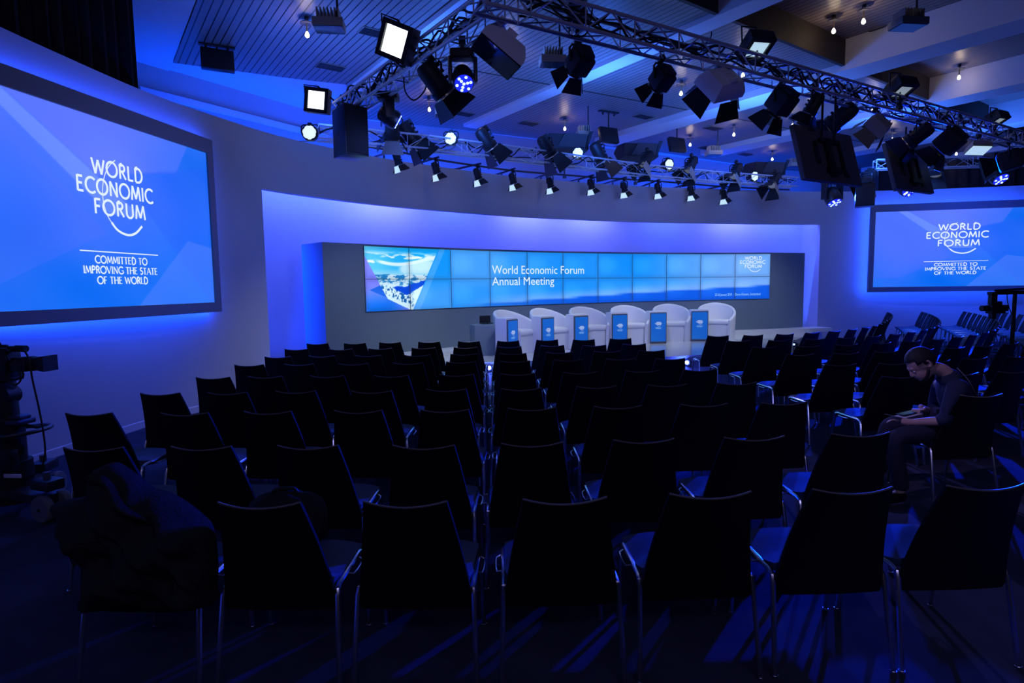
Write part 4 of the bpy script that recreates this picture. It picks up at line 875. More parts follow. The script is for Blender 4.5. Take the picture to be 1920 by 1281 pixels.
moving_head('moving head lamp with blue lens cells on the left truss', (868, 146), 5.6, (.12, .70, -.55), .74, Vector((at_y(860, 85, 5.6).x, 5.6, 3.9)))
moving_head('moving head lamp seen from its side, right of the hanging loudspeaker', (729, 218), 7.2, (.80, .42, .30), .82, Vector((at_y(728, 180, 7.2).x, 7.2, 3.9)))
moving_head('dark moving head lamp standing inside the truss near its corner', (1082, 34), 5.75, (-.3, .8, .2), .7, Vector((at_y(1085, 64, 5.75).x, 5.75, 3.95)), 'glass_dark', 'glass_dark')
# --- rear truss
fresnel('black spotlight with wide barn doors under the blue lens of a moving head', (735, 238), 9.4, (-.1, .55, .5), 1.0, None, (.6, .5, .6, .5))
fresnel('black spotlight with a pale rim, left part of the rear truss', (768, 252), 9.75, (.50, .62, .35), 1.02, None, (.3, .3, .3, .3), 'brass', dl=.26)
fresnel('black spotlight with a pale rim above the left part of the video wall', (911, 262), 10.3, (.50, .62, .35), 1.0, None, (.3, .3, .3, .3), 'brass', dl=.26)
fresnel('black spotlight with a pale rim left of the first hooded soft light', (1025, 276), 11.0, (.45, .66, .35), 1.05, None, (.3, .3, .3, .3), 'brass', dl=.28)
fresnel('black spotlight with a pale rim between the two hooded soft lights', (1122, 287), 11.8, (.45, .66, .35), 1.05, None, (.3, .3, .3, .3), 'brass', dl=.30)
for (x, y), lab in (((1213, 299), 'black spotlight with a lit flap under the second hooded soft light'), ((1296, 309), 'black spotlight with a lit flap, right half of the rear truss'), ((1380, 321), 'black spotlight with a lit flap, left of the third hooded soft light'), ((1452, 338), 'black spotlight with a lit flap, last on the rear truss')):
    fresnel(lab, (x, y), yb(x), (-.42, .70, -.30), .95, None, (.4, .4, .35, .4), 'steel_dark', 'lens_clear', dm=('black_satin', 'black_satin', 'beige_metal', 'black_satin'), dl=.28)  # one flap in beige, the light it catches put into its colour
fresnel('black spotlight with a pale rim beside the small hanging loudspeaker on the right', (1629, 334), 13.6, (-.45, .70, -.30), 1.15, at_y(1629, 318, 13.6), (.4, .4, .35, .4), 'brass')
fresnel('black spotlight in front of the drape, right of the hung display backs', (1757, 312), 13.3, (-.35, .80, -.2), 1.2, at_y(1757, 300, 13.3), (.4, .4, .35, .4), 'brass')
par('bright round lamp with a black flap, far left below the square flood', (582, 250), 9.0, (.05, .12, -.95), .80, None)
par('bright round lamp on the rear truss, left of the video wall centre', (846, 261), 10.0, (-.15, .12, -.95), .76, None)
par('bright round lamp below the first hooded soft light', (1084, 288), 11.5, (-.20, .12, -.93), .76, None)
par('bright round lamp between second and third hooded soft lights', (1252, 309), 12.7, (.35, .15, -.9), .82, None)
par('bright round lamp below the third hooded soft light', (1412, 331), 13.7, (.35, .15, -.9), .80, None, 'lens_glow')
softbox('black hooded soft light with a grey flap, first on the rear truss', (1058, 271), 12.4, 1.02)
softbox('black hooded soft light with a grey flap, second on the rear truss', (1192, 286), 13.3, .97)
softbox('black hooded soft light with a grey flap, third on the rear truss', (1430, 319), 14.8, 1.0)
moving_head('moving head lamp with a blue lens hanging right of the niche', (1560, 368), 14.3, (.12, .85, -.35), 1.35, at_y(1555, 350, 14.3))
moving_head('moving head lamp glaring blue below the right hung display back', (1697, 352), 14.3, (-.02, .62, -.78), 1.25, Vector((at_y(1697, 320, 14.3).x, 14.3, 4.2)), 'led_blue', 'led_star', True)
moving_head('moving head lamp with blue lens cells in front of the right drape', (1868, 326), 13.0, (.10, .80, -.55), 1.3, Vector((at_y(1868, 300, 13.0).x, 13.0, 4.35)))
# ten small spots on the curved pipe
SP = [(745, 303), (817, 320), (895, 331), (961, 340), (1031, 347), (1108, 350), (1170, 356), (1234, 358), (1296, 362), (1357, 369)]
names_ = ['leftmost of the ten', 'second from the left of the ten', 'third from the left of the ten', 'fourth from the left of the ten', 'fifth from the left of the ten', 'fifth from the right of the ten', 'fourth from the right of the ten', 'third from the right of the ten', 'second from the right of the ten', 'rightmost of the ten']
for i, (x, y) in enumerate(SP):
    fresnel('small black spot on the curved pipe, ' + names_[i], (x, y - 4), PIPE[i + 1].y, (.28, .85, .30), .64, PIPE[i + 1], (.5, .35, .5, .1), 'chrome', 'lens_glow', 'small_spotlight', ('black_satin', 'black_satin', 'black_satin', 'door_lit'), .19, group='ten small spots on the curved pipe')
# hanging loudspeakers
def speaker(label, px, Y, w_, dp, h_, rz, top):
    H = at_y(px[0], px[1], Y); root = thing('hanging_loudspeaker', label, 'loudspeaker', H, rz)
    b = MB(); b.bbox((0, 0, 0), (w_, dp, h_), .015); b.build('cabinet', 'black_satin', root)
    b = MB(); b.bbox((0, -dp / 2 - .004, 0), (w_ - .03, .012, h_ - .04), .004); b.build('grille', 'black', root)
    b = MB()
    for sx in (-1, 1): b.cyl((sx * w_ * .3, 0, h_ / 2), (sx * w_ * .3, 0, top - H.z), .012)
    b.box((0, 0, h_ / 2 + .015), (w_ * .8, dp * .6, .03)); b.build('hanging_bracket', 'steel_dark', root)
speaker('tall black loudspeaker hanging at the left end of the rig', (657, 250), 7.5, .30, .36, .58, radians(40), 3.95)
speaker('black loudspeaker hanging low at the right end of the niche', (1622, 367), 13.4, .38, .40, .48, radians(-30), 4.05)
# flat displays hung with their backs to the camera
def hung_display(label, c4, Y, top, wx, hh):
    Ps = [at_y(x, y, Y) for x, y in c4]; c = sum(Ps, Vector()) / 4
    yawd = radians(31); tilt = radians(-15); roll = 0.
    R_ = Matrix.Rotation(yawd * 1.0, 3, 'Z') @ Matrix.Rotation(roll, 3, 'Y') @ Matrix.Rotation(tilt, 3, 'X')
    root = thing('hung_display', label, 'display', c, R_)
    b = MB(); b.bbox((0, 0, 0), (wx, .06, hh), .008); b.build('back_cover', 'display_cover', root)
    b = MB(); b.bbox((-.02 * wx, -.045, -.05 * hh), (wx * .10, .05, hh * .72), .006); b.box((wx * .02, -.05, .26 * hh), (wx * .34, .04, .05)); b.box((0, -.055, -.30 * hh), (wx * .22, .05, .06)); b.build('mount', 'black', root)
    for xx in (-.22, .20): b = MB(); b.bbox((xx * wx, -.04, .02 * hh), (.05, .03, hh * .42), .006); b.build('bracket', 'black', root)
    b = MB(); b.prism([(.16 * wx, -.05, -.2 * hh), (.21 * wx, -.05, -.2 * hh), (.27 * wx, -.05, -.38 * hh), (.19 * wx, -.05, -.38 * hh)], (0, .03, 0)); b.build('cable_cover', 'black', root)
    b = MB(); b.bbox((-.25 * wx, -.06, -.02 * hh), (.03, .05, .26 * hh), .008); b.build('handle', 'steel_dark', root)
    b = MB(); b.bbox((0, .032, 0), (wx - .04, .01, hh - .04), .004); b.build('screen', 'glass_dark', root)
    inv = R_.transposed(); U = inv @ Vector((0, 0, 1)); b = MB()
    for xx in (-.1, .12): b.cyl((xx * wx, -.05, hh * .3), Vector((xx * wx, -.05, hh * .3)) + U * (top - c.z - hh * .3), .013)
    b.build('hanging_pole', 'black', root)
hung_display('large flat display hung with its back to the camera, the left of two', ((1494, 236), (1596, 261), (1605, 347), (1507, 333)), 7.25, 3.95, 1.16, .66)
hung_display('large flat display hung with its back to the camera, the right of two', ((1658, 271), (1738, 283), (1749, 362), (1669, 355)), 9.1, 3.95, 1.10, .70)
# loose cable loops under the trusses
for i, (pts, Y, lab) in enumerate((([(757, 145), (760, 172), (775, 188), (792, 176), (800, 160)], 6.2, 'thin black cable loop hanging below the left truss'), ([(1010, 12), (1062, 40), (1070, 66), (1100, 62), (1112, 10)], 5.5, 'black cable loop around the truss at its corner lamp'), ([(1190, 36), (1200, 56), (1222, 58), (1240, 46)], 6.0, 'black cable loop inside the long truss'), ([(1280, 108), (1300, 100), (1330, 74), (1334, 60)], 6.3, 'black cable sweeping up beside the white topped panel light'))):
    b = MB(); b.tube(crom([at_y(x, y, Y) for x, y in pts], 8), .007, 6); tag(b.build('cable_loop', 'cable'), lab, 'cable')
# ------------------------------------------------------------------ things on the ceiling
def ceil_z(q, p): return ZR if p < PS - .06 else ZC
HAL = [((576, 66), 'above the beige floodlight unit, upper left'), ((805, 206), 'left of the tipped black spotlight, second bay'), ((869, 178), 'just below the moving head with blue cells'), ((962, 132), 'right of the pale backed panel light'), ((1059, 242), 'above the first hooded soft light'), ((1294, 272), 'right of the second ceiling monitor'), ((1277, 176), 'left of the white topped panel light'), ((1376, 253), 'in the middle of the third bay'), ((1448, 299), 'above the third hooded soft light'), ((1563, 59), 'leftmost of the pair in the raised ceiling'), ((1619, 41), 'rightmost of the pair in the raised ceiling'), ((1798, 146), 'in the raised ceiling of the next bay right'), ((1486, 236), 'below the bulky spotlight on the right truss'), ((1521, 229), 'below the small round spotlight'), ((1637, 206), 'just under the right truss rail'), ((1673, 262), 'right of the beige panel light'), ((1793, 289), 'below the open spotlight right of the hung displays'), ((1393, 142), 'just under the long truss, left part'), ((1825, 212), 'in the far right bay above the truss')]
for (x, y), lab in HAL:
    z = ZC - .24; P = at_z(x, y, z); q, p = cpt(P)
    if p < PS: z = ZR - .24; P = at_z(x, y, z)
    root = thing('halogen_lamp', 'small glowing halogen bulb ' + lab, 'ceiling lamp', P, None, 'halogen ceiling lamps')
    b = MB(); b.lathe([(.004, -.035), (.026, -.02), (.030, 0), (.02, .03), (.012, .045)], (0, 0, 0), (0, 0, 1), 12); b.build('bulb', 'halogen', root)
    b = MB(); b.cyl((0, 0, .04), (0, 0, .22), .011); b.build('stem', 'brass', root)
    b = MB(); b.cyl((0, 0, .15), (0, 0, .158), .09, n=18); b.build('shade_plate', 'steel_dark', root)
    b = MB(); b.cyl((0, 0, .20), (0, 0, .24), .03); b.build('rose', 'steel_dark', root)
    light('halogen_light', 'POINT', P + Vector((0, 0, -.0)), None, 9, WARM, shadow_soft_size=.035)
VENT = [((620, 125), 'in the upper left bay, left of the larger flood lamp'), ((704, 61), 'left of the larger flood lamp, near the top'), ((869, 213), 'right of the small bulb in the second bay'), ((991, 231), 'above the left of the rear truss'), ((1206, 218), 'between the first two ceiling beams at centre'), ((1337, 240), 'in the third bay, centre'), ((1325, 277), 'near the wall beside the third bay bulb'), ((1398, 289), 'in the far bay, above the rear truss'), ((1655, 58), 'in the raised ceiling beside the grey unit')]
for (x, y), lab in VENT:
    z = ZC; P = at_z(x, y, z); q, p = cpt(P)
    if p < PS: z = ZR; P = at_z(x, y, z)
    root = thing('ceiling_vent', 'dark ceiling vent ' + lab, 'vent', (P.x, P.y, z), TH, 'ceiling vents')
    b = MB(); b.box((0, 0, -.008), (.46, .26, .014)); b.build('frame', 'vent_frame', root)
    b = MB(); b.box((0, 0, -.016), (.43, .23, .006)); b.build('opening', 'black', root)
    b = MB()
    for k in range(5): b.box((0, -.08 + .04 * k, -.021), (.40, .006, .010))
    b.build('slats', 'steel_dark', root)
FIN = [((617, 44), .34, 'hanging upper left near the flood lamp', 0), ((834, 210), .34, 'above the rear truss in the second bay', 0), ((1036, 112), .34, 'behind the first spotlight of the long truss', 0), ((1095, 250), .30, 'above the second black spotlight of the rear truss', 0), ((1338, 286), .34, 'right of the second ceiling monitor', 0), ((1490, 308), .34, 'left of the hung display back', 0), ((1703, 42), .38, 'in the raised ceiling, upper right', 1)]
for (x, y), s_, lab, gr in FIN:
    z = (ZR if gr else ZC) - .55; P = at_z(x, y, z); root = thing('finned_floodlight', 'beige finned floodlight on a rod ' + lab if not gr else 'grey box floodlight on a rod ' + lab, 'floodlight', P, TH - .5, 'finned floodlights under the ceiling')
    b = MB(); b.bbox((0, 0, -.02), (s_ * 1.05, s_ * .75, .10), .012); b.build('body', 'beige_metal' if not gr else 'frame_grey', root)
    b = MB(); b.box((0, 0, -.073), (s_ * .98, s_ * .68, .006)); b.build('front_glass', 'glass_dark', root)
    b = MB()
    for k in range(7): b.box((s_ * (-.36 + .12 * k), 0, .08), (.012, s_ * .6, .13))
    b.build('cooling_fins', 'beige_metal' if not gr else 'frame_grey', root)
    b = MB(); b.cyl((s_ * .3, 0, .03), (s_ * .3, 0, .55), .014); b.build('rod', 'steel_dark', root)
MON = [((408, 113), .46, 'near the edge of the boarded ceiling, upper left', .22), ((1141, 254), .46, 'hung from the ceiling above the video wall centre', .5), ((1269, 272), .46, 'hung from the ceiling, second of the pair above the video wall', .5)]
for (x, y), s_, lab, dz in MON:
    z = ZC - dz; P = at_z(x, y, z); root = thing('ceiling_monitor', 'small black monitor ' + lab, 'monitor', P, TH - radians(8))
    R_ = Matrix.Rotation(radians(-14), 3, 'X')
    b = MB(); b.bbox((0, 0, 0), (s_, .10, s_ * .72), .015, R_); b.build('cabinet', 'black_satin', root)
    b = MB(); b.bbox(R_ @ Vector((0, -.052, 0)), (s_ - .05, .008, s_ * .72 - .05), .003, R_); b.build('screen', 'black', root)
    b = MB(); b.cyl((0, 0, s_ * .33), (0, 0, dz), .015); b.box((0, 0, dz - .01), (.5, .08, .03)); b.cyl((-.15, 0, dz), (-.15, 0, dz - .08), .02); b.cyl((.15, 0, dz), (.15, 0, dz - .08), .02); b.build('mount', 'black', root)
# ------------------------------------------------------------------ broadcast camera on its wheeled pedestal, left edge
C0 = at_z(36, 962, 0); C0.z = 0
root = thing('broadcast_camera', 'broadcast video camera on a wheeled pedestal at the left edge, lens pointing right', 'video camera', C0, radians(-6))
def L(x, z, y=0.): return Vector((x, y, z))
def lx(px_): return (at_y(px_, 800, C0.y).x - C0.x)
def lz(py_): return at_y(30, py_, C0.y).z
b = MB(); b.cyl(L(-.02, .10), L(-.02, .42), .13, .13, 20); b.cyl(L(-.02, .42), L(-.02, .74), .10, .10, 20); b.cyl(L(-.02, .74), L(-.02, .98), .075, .07, 18); b.bbox(L(.06, .45, -.10), (.10, .08, .16), .02); b.build('column', 'black', root)
for a in (radians(-14), radians(106), radians(226)):
    u = Vector((cos(a), sin(a), 0)); t = Vector((-u.y, u.x, 0))
    R_ = Matrix((u, t, Vector((0, 0, 1)))).transposed()
    b = MB(); b.prism([u * .06 + t * .13 + Vector((0, 0, .17)), u * .40 + t * .07 + Vector((0, 0, .13)), u * .40 - t * .07 + Vector((0, 0, .13)), u * .06 - t * .13 + Vector((0, 0, .17))], (0, 0, .06)); b.bbox(u * .36 + Vector((0, 0, .27)), (.20, .13, .08), .015, R_); b.build('base_arm', 'steel_dark', root)
    b = MB(); b.cyl(u * .36 + Vector((0, 0, .30)), u * .36 + Vector((0, 0, .36)), .025); b.build('lock_knob', 'frame_grey', root)
    for s_ in (-1, 1):
        w_ = u * .40 + t * (s_ * .07) + Vector((0, 0, .102)); ax = t
        b = MB(); b.lathe([(.06, -.028), (.094, -.028), (.102, -.014), (.102, .014), (.094, .028), (.06, .028)], w_, ax, 22); wh = b.build('wheel', 'rubber', root)
        b = MB(); b.lathe([(.0, -.026), (.061, -.022), (.061, .022), (.0, .026)], w_, ax, 16); b.cyl(w_ - ax * .034, w_ + ax * .034, .012); b.build('hub', 'steel_dark', wh)
b = MB(); rc = []
for i in range(22):
    a = radians(-120 + 250 * i / 21); rc.append(Vector((.02 + .23 * cos(a), .23 * sin(a), .64 + .02 * cos(a))))
b.tube(crom(rc, 2), .016, 8); b.tube([rc[0], L(-.02, .68)], .012, 6); b.tube([rc[-1], L(-.02, .68)], .012, 6); b.tube([rc[11], L(.08, .70), L(.0, .72)], .014, 6); b.build('steering_ring', 'steel_dark', root)
b = MB(); b.bbox(L(.03, .725), (.22, .16, .045), .015); b.bbox(L(.06, .76), (.14, .10, .03), .01); b.build('ring_mount', 'steel_dark', root)
b = MB(); b.bbox(L(-.03, .99), (.13, .12, .10), .03); b.lathe([(.02, -.06), (.065, -.055), (.065, .055), (.02, .06)], L(.0, .93), (0, 1, 0), 18); b.bbox(L(-.03, 1.06), (.24, .12, .035), .01); b.build('pan_head', 'black', root)
b = MB(); b.bbox(L(-.10, 1.17), (.34, .14, .18), .015); b.bbox(L(-.09, 1.275), (.30, .10, .035), .01); b.bbox(L(.02, 1.09), (.14, .12, .05), .01); b.bbox(L(-.07, 1.30), (.20, .03, .03), .01); b.cyl(L(.0, 1.285), L(.16, 1.283), .02); b.cyl(L(.10, 1.284), L(.185, 1.282), .026); b.build('camera_body', 'black', root)
b = MB(); b.tube(crom([L(-.17, 1.28), L(-.13, 1.335), L(-.05, 1.335), L(-.02, 1.29)], 5), .012, 6); b.build('carry_handle', 'black', root)
b = MB(); b.lathe([(.035, 0), (.05, .01), (.052, .06), (.045, .07), (.055, .09), (.057, .18), (.05, .20), (.05, .25)], L(.06, 1.165), (1, 0, .03), 20); b.bbox(L(.17, 1.15, -.045), (.13, .05, .07), .015); b.build('zoom_lens', 'black', root)
b = MB(); b.add([(.30, -.05, 1.125), (.30, .05, 1.125), (.30, .05, 1.215), (.30, -.05, 1.215), (.375, -.065, 1.115), (.375, .065, 1.115), (.375, .065, 1.232), (.375, -.065, 1.232)], [(3, 2, 1, 0), (0, 1, 5, 4), (1, 2, 6, 5), (2, 3, 7, 6), (3, 0, 4, 7), (4, 5, 6, 7)]); b.build('lens_hood', 'black', root)
for pts in ([(.18, 1.283), (.23, 1.27), (.26, 1.20), (.275, 1.05), (.305, .85), (.325, .66), (.325, .50), (.28, .38), (.18, .31), (.06, .29), (-.05, .27)], [(.17, 1.12), (.18, 1.06), (.14, 1.02), (.09, 1.03), (.06, 1.08)], [(.20, 1.12), (.20, 1.08), (.14, 1.055), (.08, 1.06)], [(.07, 1.21), (.06, 1.25), (.09, 1.28)], [(.10, 1.20), (.08, 1.24), (.11, 1.28)]):
    b = MB(); b.tube(crom([L(x, z, -.06) for x, z in pts], 5), .0065, 6); b.build('camera_cable', 'cable', root)
b = MB(); b.bbox(L(.10, .335, -.12), (.14, .01, .03), .003); b.build('name_plate', 'white_metal', root)
# ------------------------------------------------------------------ remote camera on a crane arm, right edge
Y = 11.6; H = at_y(1863, 578, Y)
root = thing('crane_camera', 'remote video camera hanging from a crane arm in front of the right screen', 'video camera', H, radians(4))
k = Y / FPX
def J(dx, dy, y=0.): return Vector((dx * k, y, -dy * k))
b = MB(); b.bbox(J(4, 2), (28 * k, .16, 16 * k), .02); b.bbox(J(6, -8), (13 * k, .12, 10 * k), .02); b.bbox(J(20, 0), (10 * k, .14, 12 * k), .02); b.build('camera_body', 'black', root)
b = MB(); b.lathe([(.04, 0), (.055, .02), (.05, .08), (.055, .10), (.055, .17)], J(-8, 0), (-1, 0, 0), 16); b.build('zoom_lens', 'black', root)
b = MB(); b.bbox(J(-3, -18), (12 * k, .10, 24 * k), .02); b.build('remote_head', 'black', root); b = MB(); b.bbox(J(8, -28), (36 * k, .12, 6 * k), .015); b.build('mount_plate', 'black', root); b = MB(); b.bbox(J(-2, 14), (8 * k, .1, 12 * k), .015); b.build('counterweight', 'black', root)
b = MB(); b.bbox(J(60, -29, .0), (110 * k, .10, 7 * k), .015); b.tube([J(0, -33), J(120, -38)], .02, 6); b.build('crane_arm', 'black', root)
b = MB(); b.cyl(J(41, -26, .0), Vector((41 * k, 0, -H.z)), .035); b.bbox(Vector((41 * k, 0, -H.z + .03)), (.3, .3, .06), .02); b.build('crane_post', 'black', root)
b = MB(); b.tube(crom([J(25, -26), J(27, -12), J(33, 4), J(40, 16)], 5), .008, 5); b.build('camera_cable', 'cable', root)
# ------------------------------------------------------------------ coat over the nearest row chair and a bag
ch = CHAIRS[(1, 'L', 3)]; o_ = ch.location
def cb(x, y, z): return Matrix.Rotation(ch.rotation_euler.z, 3, 'Z') @ Vector((x, y, z)) + o_
rc = random.Random(4)
Yc = o_.y - .33
OUT = [(96, 948), (128, 942), (152, 936), (178, 912), (172, 886), (198, 874), (216, 878), (250, 902), (276, 922), (306, 931), (340, 950), (372, 976), (390, 1000), (398, 1060), (397, 1110), (392, 1136), (300, 1140), (168, 1134), (160, 1090), (158, 1050), (140, 1044), (132, 1020), (130, 985), (124, 970), (104, 962)]
ctr = at_y(265, 1020, Yc - .06)
mb = MB(); P = [at_y(x, y, Yc + .02) for x, y in OUT]; P = crom(P + [P[0]], 6)[:-1]; n = len(P); V = []; RINGS = 22
def fold(p, t):
    s_ = p.x * 34 + p.z * 9; return .024 * sin(s_ + 2.2 * sin(p.z * 7)) + .016 * sin(p.z * 41 + p.x * 27 + 2 * sin(p.x * 9)) + .026 * sin(p.x * 17 - p.z * 23) + .008 * sin(p.x * 83 + p.z * 57)
for r_ in range(RINGS + 1):
    t = r_ / RINGS
    for p in P:
        q = p.lerp(ctr, t); d = .10 * min(1, t * 3.2) ** .6
        q = q + Vector((0, -d + fold(q, t) * min(1, t * 5), 0)); V.append(q)
F = [(a * n + i, a * n + (i + 1) % n, (a + 1) * n + (i + 1) % n, (a + 1) * n + i) for a in range(RINGS) for i in range(n)]
for p in P: V.append(p + Vector((0, .05, 0)))
F += [(i, (RINGS + 1) * n + i, (RINGS + 1) * n + (i + 1) % n, (i + 1) % n) for i in range(n)]
F.append(tuple(range((RINGS + 1) * n, (RINGS + 2) * n)))
mb.add(V, F); coat = mb.build('coat', 'coat_wool', None, 80); tag(coat, 'dark rumpled coat draped over the nearest row chair at lower left', 'coat')
b = MB(); C = [at_y(x, y, Yc - .02) for x, y in ((182, 884), (204, 876), (232, 898), (262, 922), (292, 946), (306, 962), (280, 960), (240, 950), (214, 930), (196, 904))]
cc = sum(C, Vector()) / len(C); C = crom(C + [C[0]], 4)[:-1]; n = len(C); V = []
for r_ in range(9):
    t = r_ / 8
    for i, p in enumerate(C):
        q = p.lerp(cc, t); V.append(q + Vector((0, -.085 - .03 * min(1, t * 3) + .8 * fold(q, t) - .010 * sin(q.x * 75 + q.z * 88), 0)))
b.add(V, [(a * n + i, a * n + (i + 1) % n, (a + 1) * n + (i + 1) % n, (a + 1) * n + i) for a in range(8) for i in range(n)]); b.build('collar', 'coat_wool', coat, 80)
ch2 = CHAIRS[(1, 'L', 2)]
root = thing('backpack', 'dark rounded bag on the seat of the chair right of the coat', 'bag', ch2.location + Vector((-.07, .10, .455)), radians(10))
b = MB()
def bagp(u, v):
    a = 2 * pi * u; ph = pi * (v - .5); c = cos(ph); s_ = sin(ph)
    return Vector((.19 * math.copysign(abs(cos(a) * c) ** .75, cos(a) * c), .11 * math.copysign(abs(sin(a) * c) ** .75, sin(a) * c),   .155 + .145 * math.copysign(abs(s_) ** .8, s_) + .008 * sin(a * 5 + v * 9)))
b.grid(bagp, 28, 15, True); b.build('body', 'coat_wool', root, 80)
b = MB(); b.tube(crom([(-.06, 0, .285), (-.04, 0, .32), (.04, 0, .32), (.06, 0, .285)], 5), .009, 6); b.build('handle', 'cable', root)
# ------------------------------------------------------------------ the seated man reading his phone
Yp = 4.62
def pp(x, y, Y): return at_y(x, y, Y)
def skin_mesh(name, chains, sub=2, remesh=None, extra=None):
    """chains: lists of (point, radius); chains that share an identical point are joined there"""
    bm = bmesh.new(); sk = bm.verts.layers.skin.verify(); seen = {}
    for ci, c in enumerate(chains):
        prev = None
        for p, r in c:
            key = tuple(round(v, 4) for v in p)
            if key in seen: v = seen[key]
            else:
                v = bm.verts.new(p); seen[key] = v; rr = r if hasattr(r, '__len__') else (r, r); v[sk].radius = rr
            if prev is not None and prev is not v and bm.edges.get((prev, v)) is None: bm.edges.new((prev, v))
            prev = v
    first_ = True
    todo = set(bm.verts)
    while todo:                          # one root per connected piece
        s0 = seen[tuple(round(v, 4) for v in chains[0][0][0])] if first_ else next(iter(todo)); first_ = False
        if s0 not in todo: s0 = next(iter(todo))
        s0[sk].use_root = True; st = [s0]
        while st:
            v = st.pop()
            if v not in todo: continue
            todo.discard(v); st += [e.other_vert(v) for e in v.link_edges]
    me = bpy.data.meshes.new(name); bm.to_mesh(me); bm.free(); o = bpy.data.objects.new(name, me); COL.objects.link(o)
    m = o.modifiers.new('skin', 'SKIN'); m.use_smooth_shade = True; m.branch_smoothing = .6
    m = o.modifiers.new('sub', 'SUBSURF'); m.levels = sub; m.render_levels = sub
    return bake(o, name)
def bake(o, name):
    bpy.context.view_layer.update(); dg = bpy.context.evaluated_depsgraph_get(); me = bpy.data.meshes.new_from_object(o.evaluated_get(dg)); bpy.data.objects.remove(o); me.name = name; return me
def join_remesh(name, meshes, voxel, smooth_=4):
    bm = bmesh.new()
    for me in meshes: bm.from_mesh(me)
    me = bpy.data.meshes.new(name); bm.to_mesh(me); bm.free(); o = bpy.data.objects.new(name, me); COL.objects.link(o)
    m = o.modifiers.new('r', 'REMESH'); m.mode = 'VOXEL'; m.voxel_size = voxel; m.use_smooth_shade = True
    if smooth_: m = o.modifiers.new('s', 'SMOOTH'); m.factor = .5; m.iterations = smooth_
    return bake(o, name)
def ell(c, r, R=None, n=20, mod=None):
    b = MB()
    def f(u, v):
        a = 2 * pi * u; ph = pi * (v - .5); p = Vector((r[0] * cos(a) * cos(ph), r[1] * sin(a) * cos(ph), r[2] * sin(ph)))
        if mod: p = mod(p)
        return (R @ p if R is not None else p) + Vector(c)
    b.grid(f, n, n // 2 + 2, True); me = bpy.data.meshes.new('e'); me.from_pydata([tuple(p) for p in b.v], [], b.f); return me
seatC = CHAIRS[(3, 'T', 1)]; sp = seatC.location
PEL = Vector((sp.x + .10, sp.y + .06, .575))
# body directions: he sits turned to the left of the picture
hipL = PEL + Vector((-.04, .10, -.02)); hipR = PEL + Vector((-.05, -.10, -.02))
kneeR = pp(1672, 842, Yp - .12); kneeL = pp(1664, 815, Yp + .22); kneeR.z = max(kneeR.z, .50); kneeL.z = max(kneeL.z, .52)
footR = pp(1690, 938, Yp - .16); footR.z = .09; footL = kneeL + Vector((-.02, .06, 0)); footL.z = .09
neck = pp(1768, 691, Yp + .02); chest = pp(1797, 752, Yp + .03); waist = PEL.lerp(chest, .42) + Vector((.05, 0, -.02))
shL = pp(1762, 716, Yp + .21); shR = pp(1796, 722, Yp - .17)
elR = pp(1772, 790, Yp - .20); wrR = pp(1706, 792, Yp - .06); haR = pp(1688, 789, Yp - .03)
elL = pp(1752, 775, Yp + .24); wrL = pp(1734, 768, Yp + .12); haL = pp(1724, 764, Yp + .07)
HC = pp(1725, 682, Yp + .03)             # head centre
fd = (RT * -.72 - UP * .66 + FW * .12).normalized()       # where the face looks
upv = (RT * -.58 + UP * .78); upv = (upv - fd * upv.dot(fd)).normalized(); sdv = fd.cross(upv)
HR = Matrix((fd, sdv, upv)).transposed()
skull_base = HC - fd * .035 - upv * .085
body_sk = skin_mesh('b', [
    [(PEL, .125), (waist, .125), (chest, (.135, .15)), (neck, .058), (skull_base, .055), (HC, .05)],
    [(PEL, .125), (hipL, .09), (hipL.lerp(kneeL, .5), .078), (kneeL, .058), (kneeL.lerp(footL, .4), .052), (footL, .036), (footL + Vector((-.10, .02, -.04)), .036), (footL + Vector((-.18, .03, -.055)), .028)],
    [(PEL, .125), (hipR, .09), (hipR.lerp(kneeR, .5), .078), (kneeR, .058), (kneeR.lerp(footR, .4), .052), (footR, .036), (footR + Vector((-.10, -.03, -.04)), .036), (footR + Vector((-.18, -.05, -.055)), .028)],
    [(chest, (.135, .15)), (shL, .062), (shL.lerp(elL, .5), .048), (elL, .042), (elL.lerp(wrL, .4), .038), (wrL, .027), (haL, (.036, .022))],
    [(chest, (.135, .15)), (shR, .062), (shR.lerp(elR, .5), .048), (elR, .042), (elR.lerp(wrR, .4), .038), (wrR, .027), (haR, (.036, .022))]])
def hand(H, fw_, side, up, s=1., curl=.6):
    fw_ = fw_.normalized(); side = (side - fw_ * side.dot(fw_)).normalized(); up = up.normalized(); ms = []
    for k, (o_, ln) in enumerate(((-.030, .070), (-.010, .080), (.010, .076), (.029, .060))):
        p = H + fw_ * .03 + side * o_; c = [(p, .010)]; a = 0
        for j in range(3): a += curl * (.55 + .25 * j); p = p + (fw_ * cos(a) - up * sin(a)) * ln * (.45, .32, .25)[j]; c.append((p, .0092 - .0012 * j))
        ms.append(skin_mesh('f', [c], 1))
    p = H - fw_ * .005 - side * .034; c = [(p, .013), (p - side * .022 + fw_ * .028, .0115), (p - side * .016 + fw_ * .058 - up * .008, .0095)]; ms.append(skin_mesh('t', [c], 1))
    return ms
fwR = (haR - wrR).normalized(); fwL = (haL - wrL).normalized()
hands = hand(haR, fwR, Vector((0, -1, .2)), Vector((0, 0, 1)), 1., .5) + hand(haL, (fwL + Vector((-.3, 0, -.5))), Vector((.2, 1, 0)), Vector((-.5, 0, 1)), 1., .8)
head = [ell(HC + upv * .018 - fd * .012, (.098, .076, .098), HR, 26), ell(HC + fd * .030 - upv * .055, (.070, .058, .075), HR, 22), ell(HC + fd * .055 - upv * .105, (.036, .036, .026), HR, 16)]
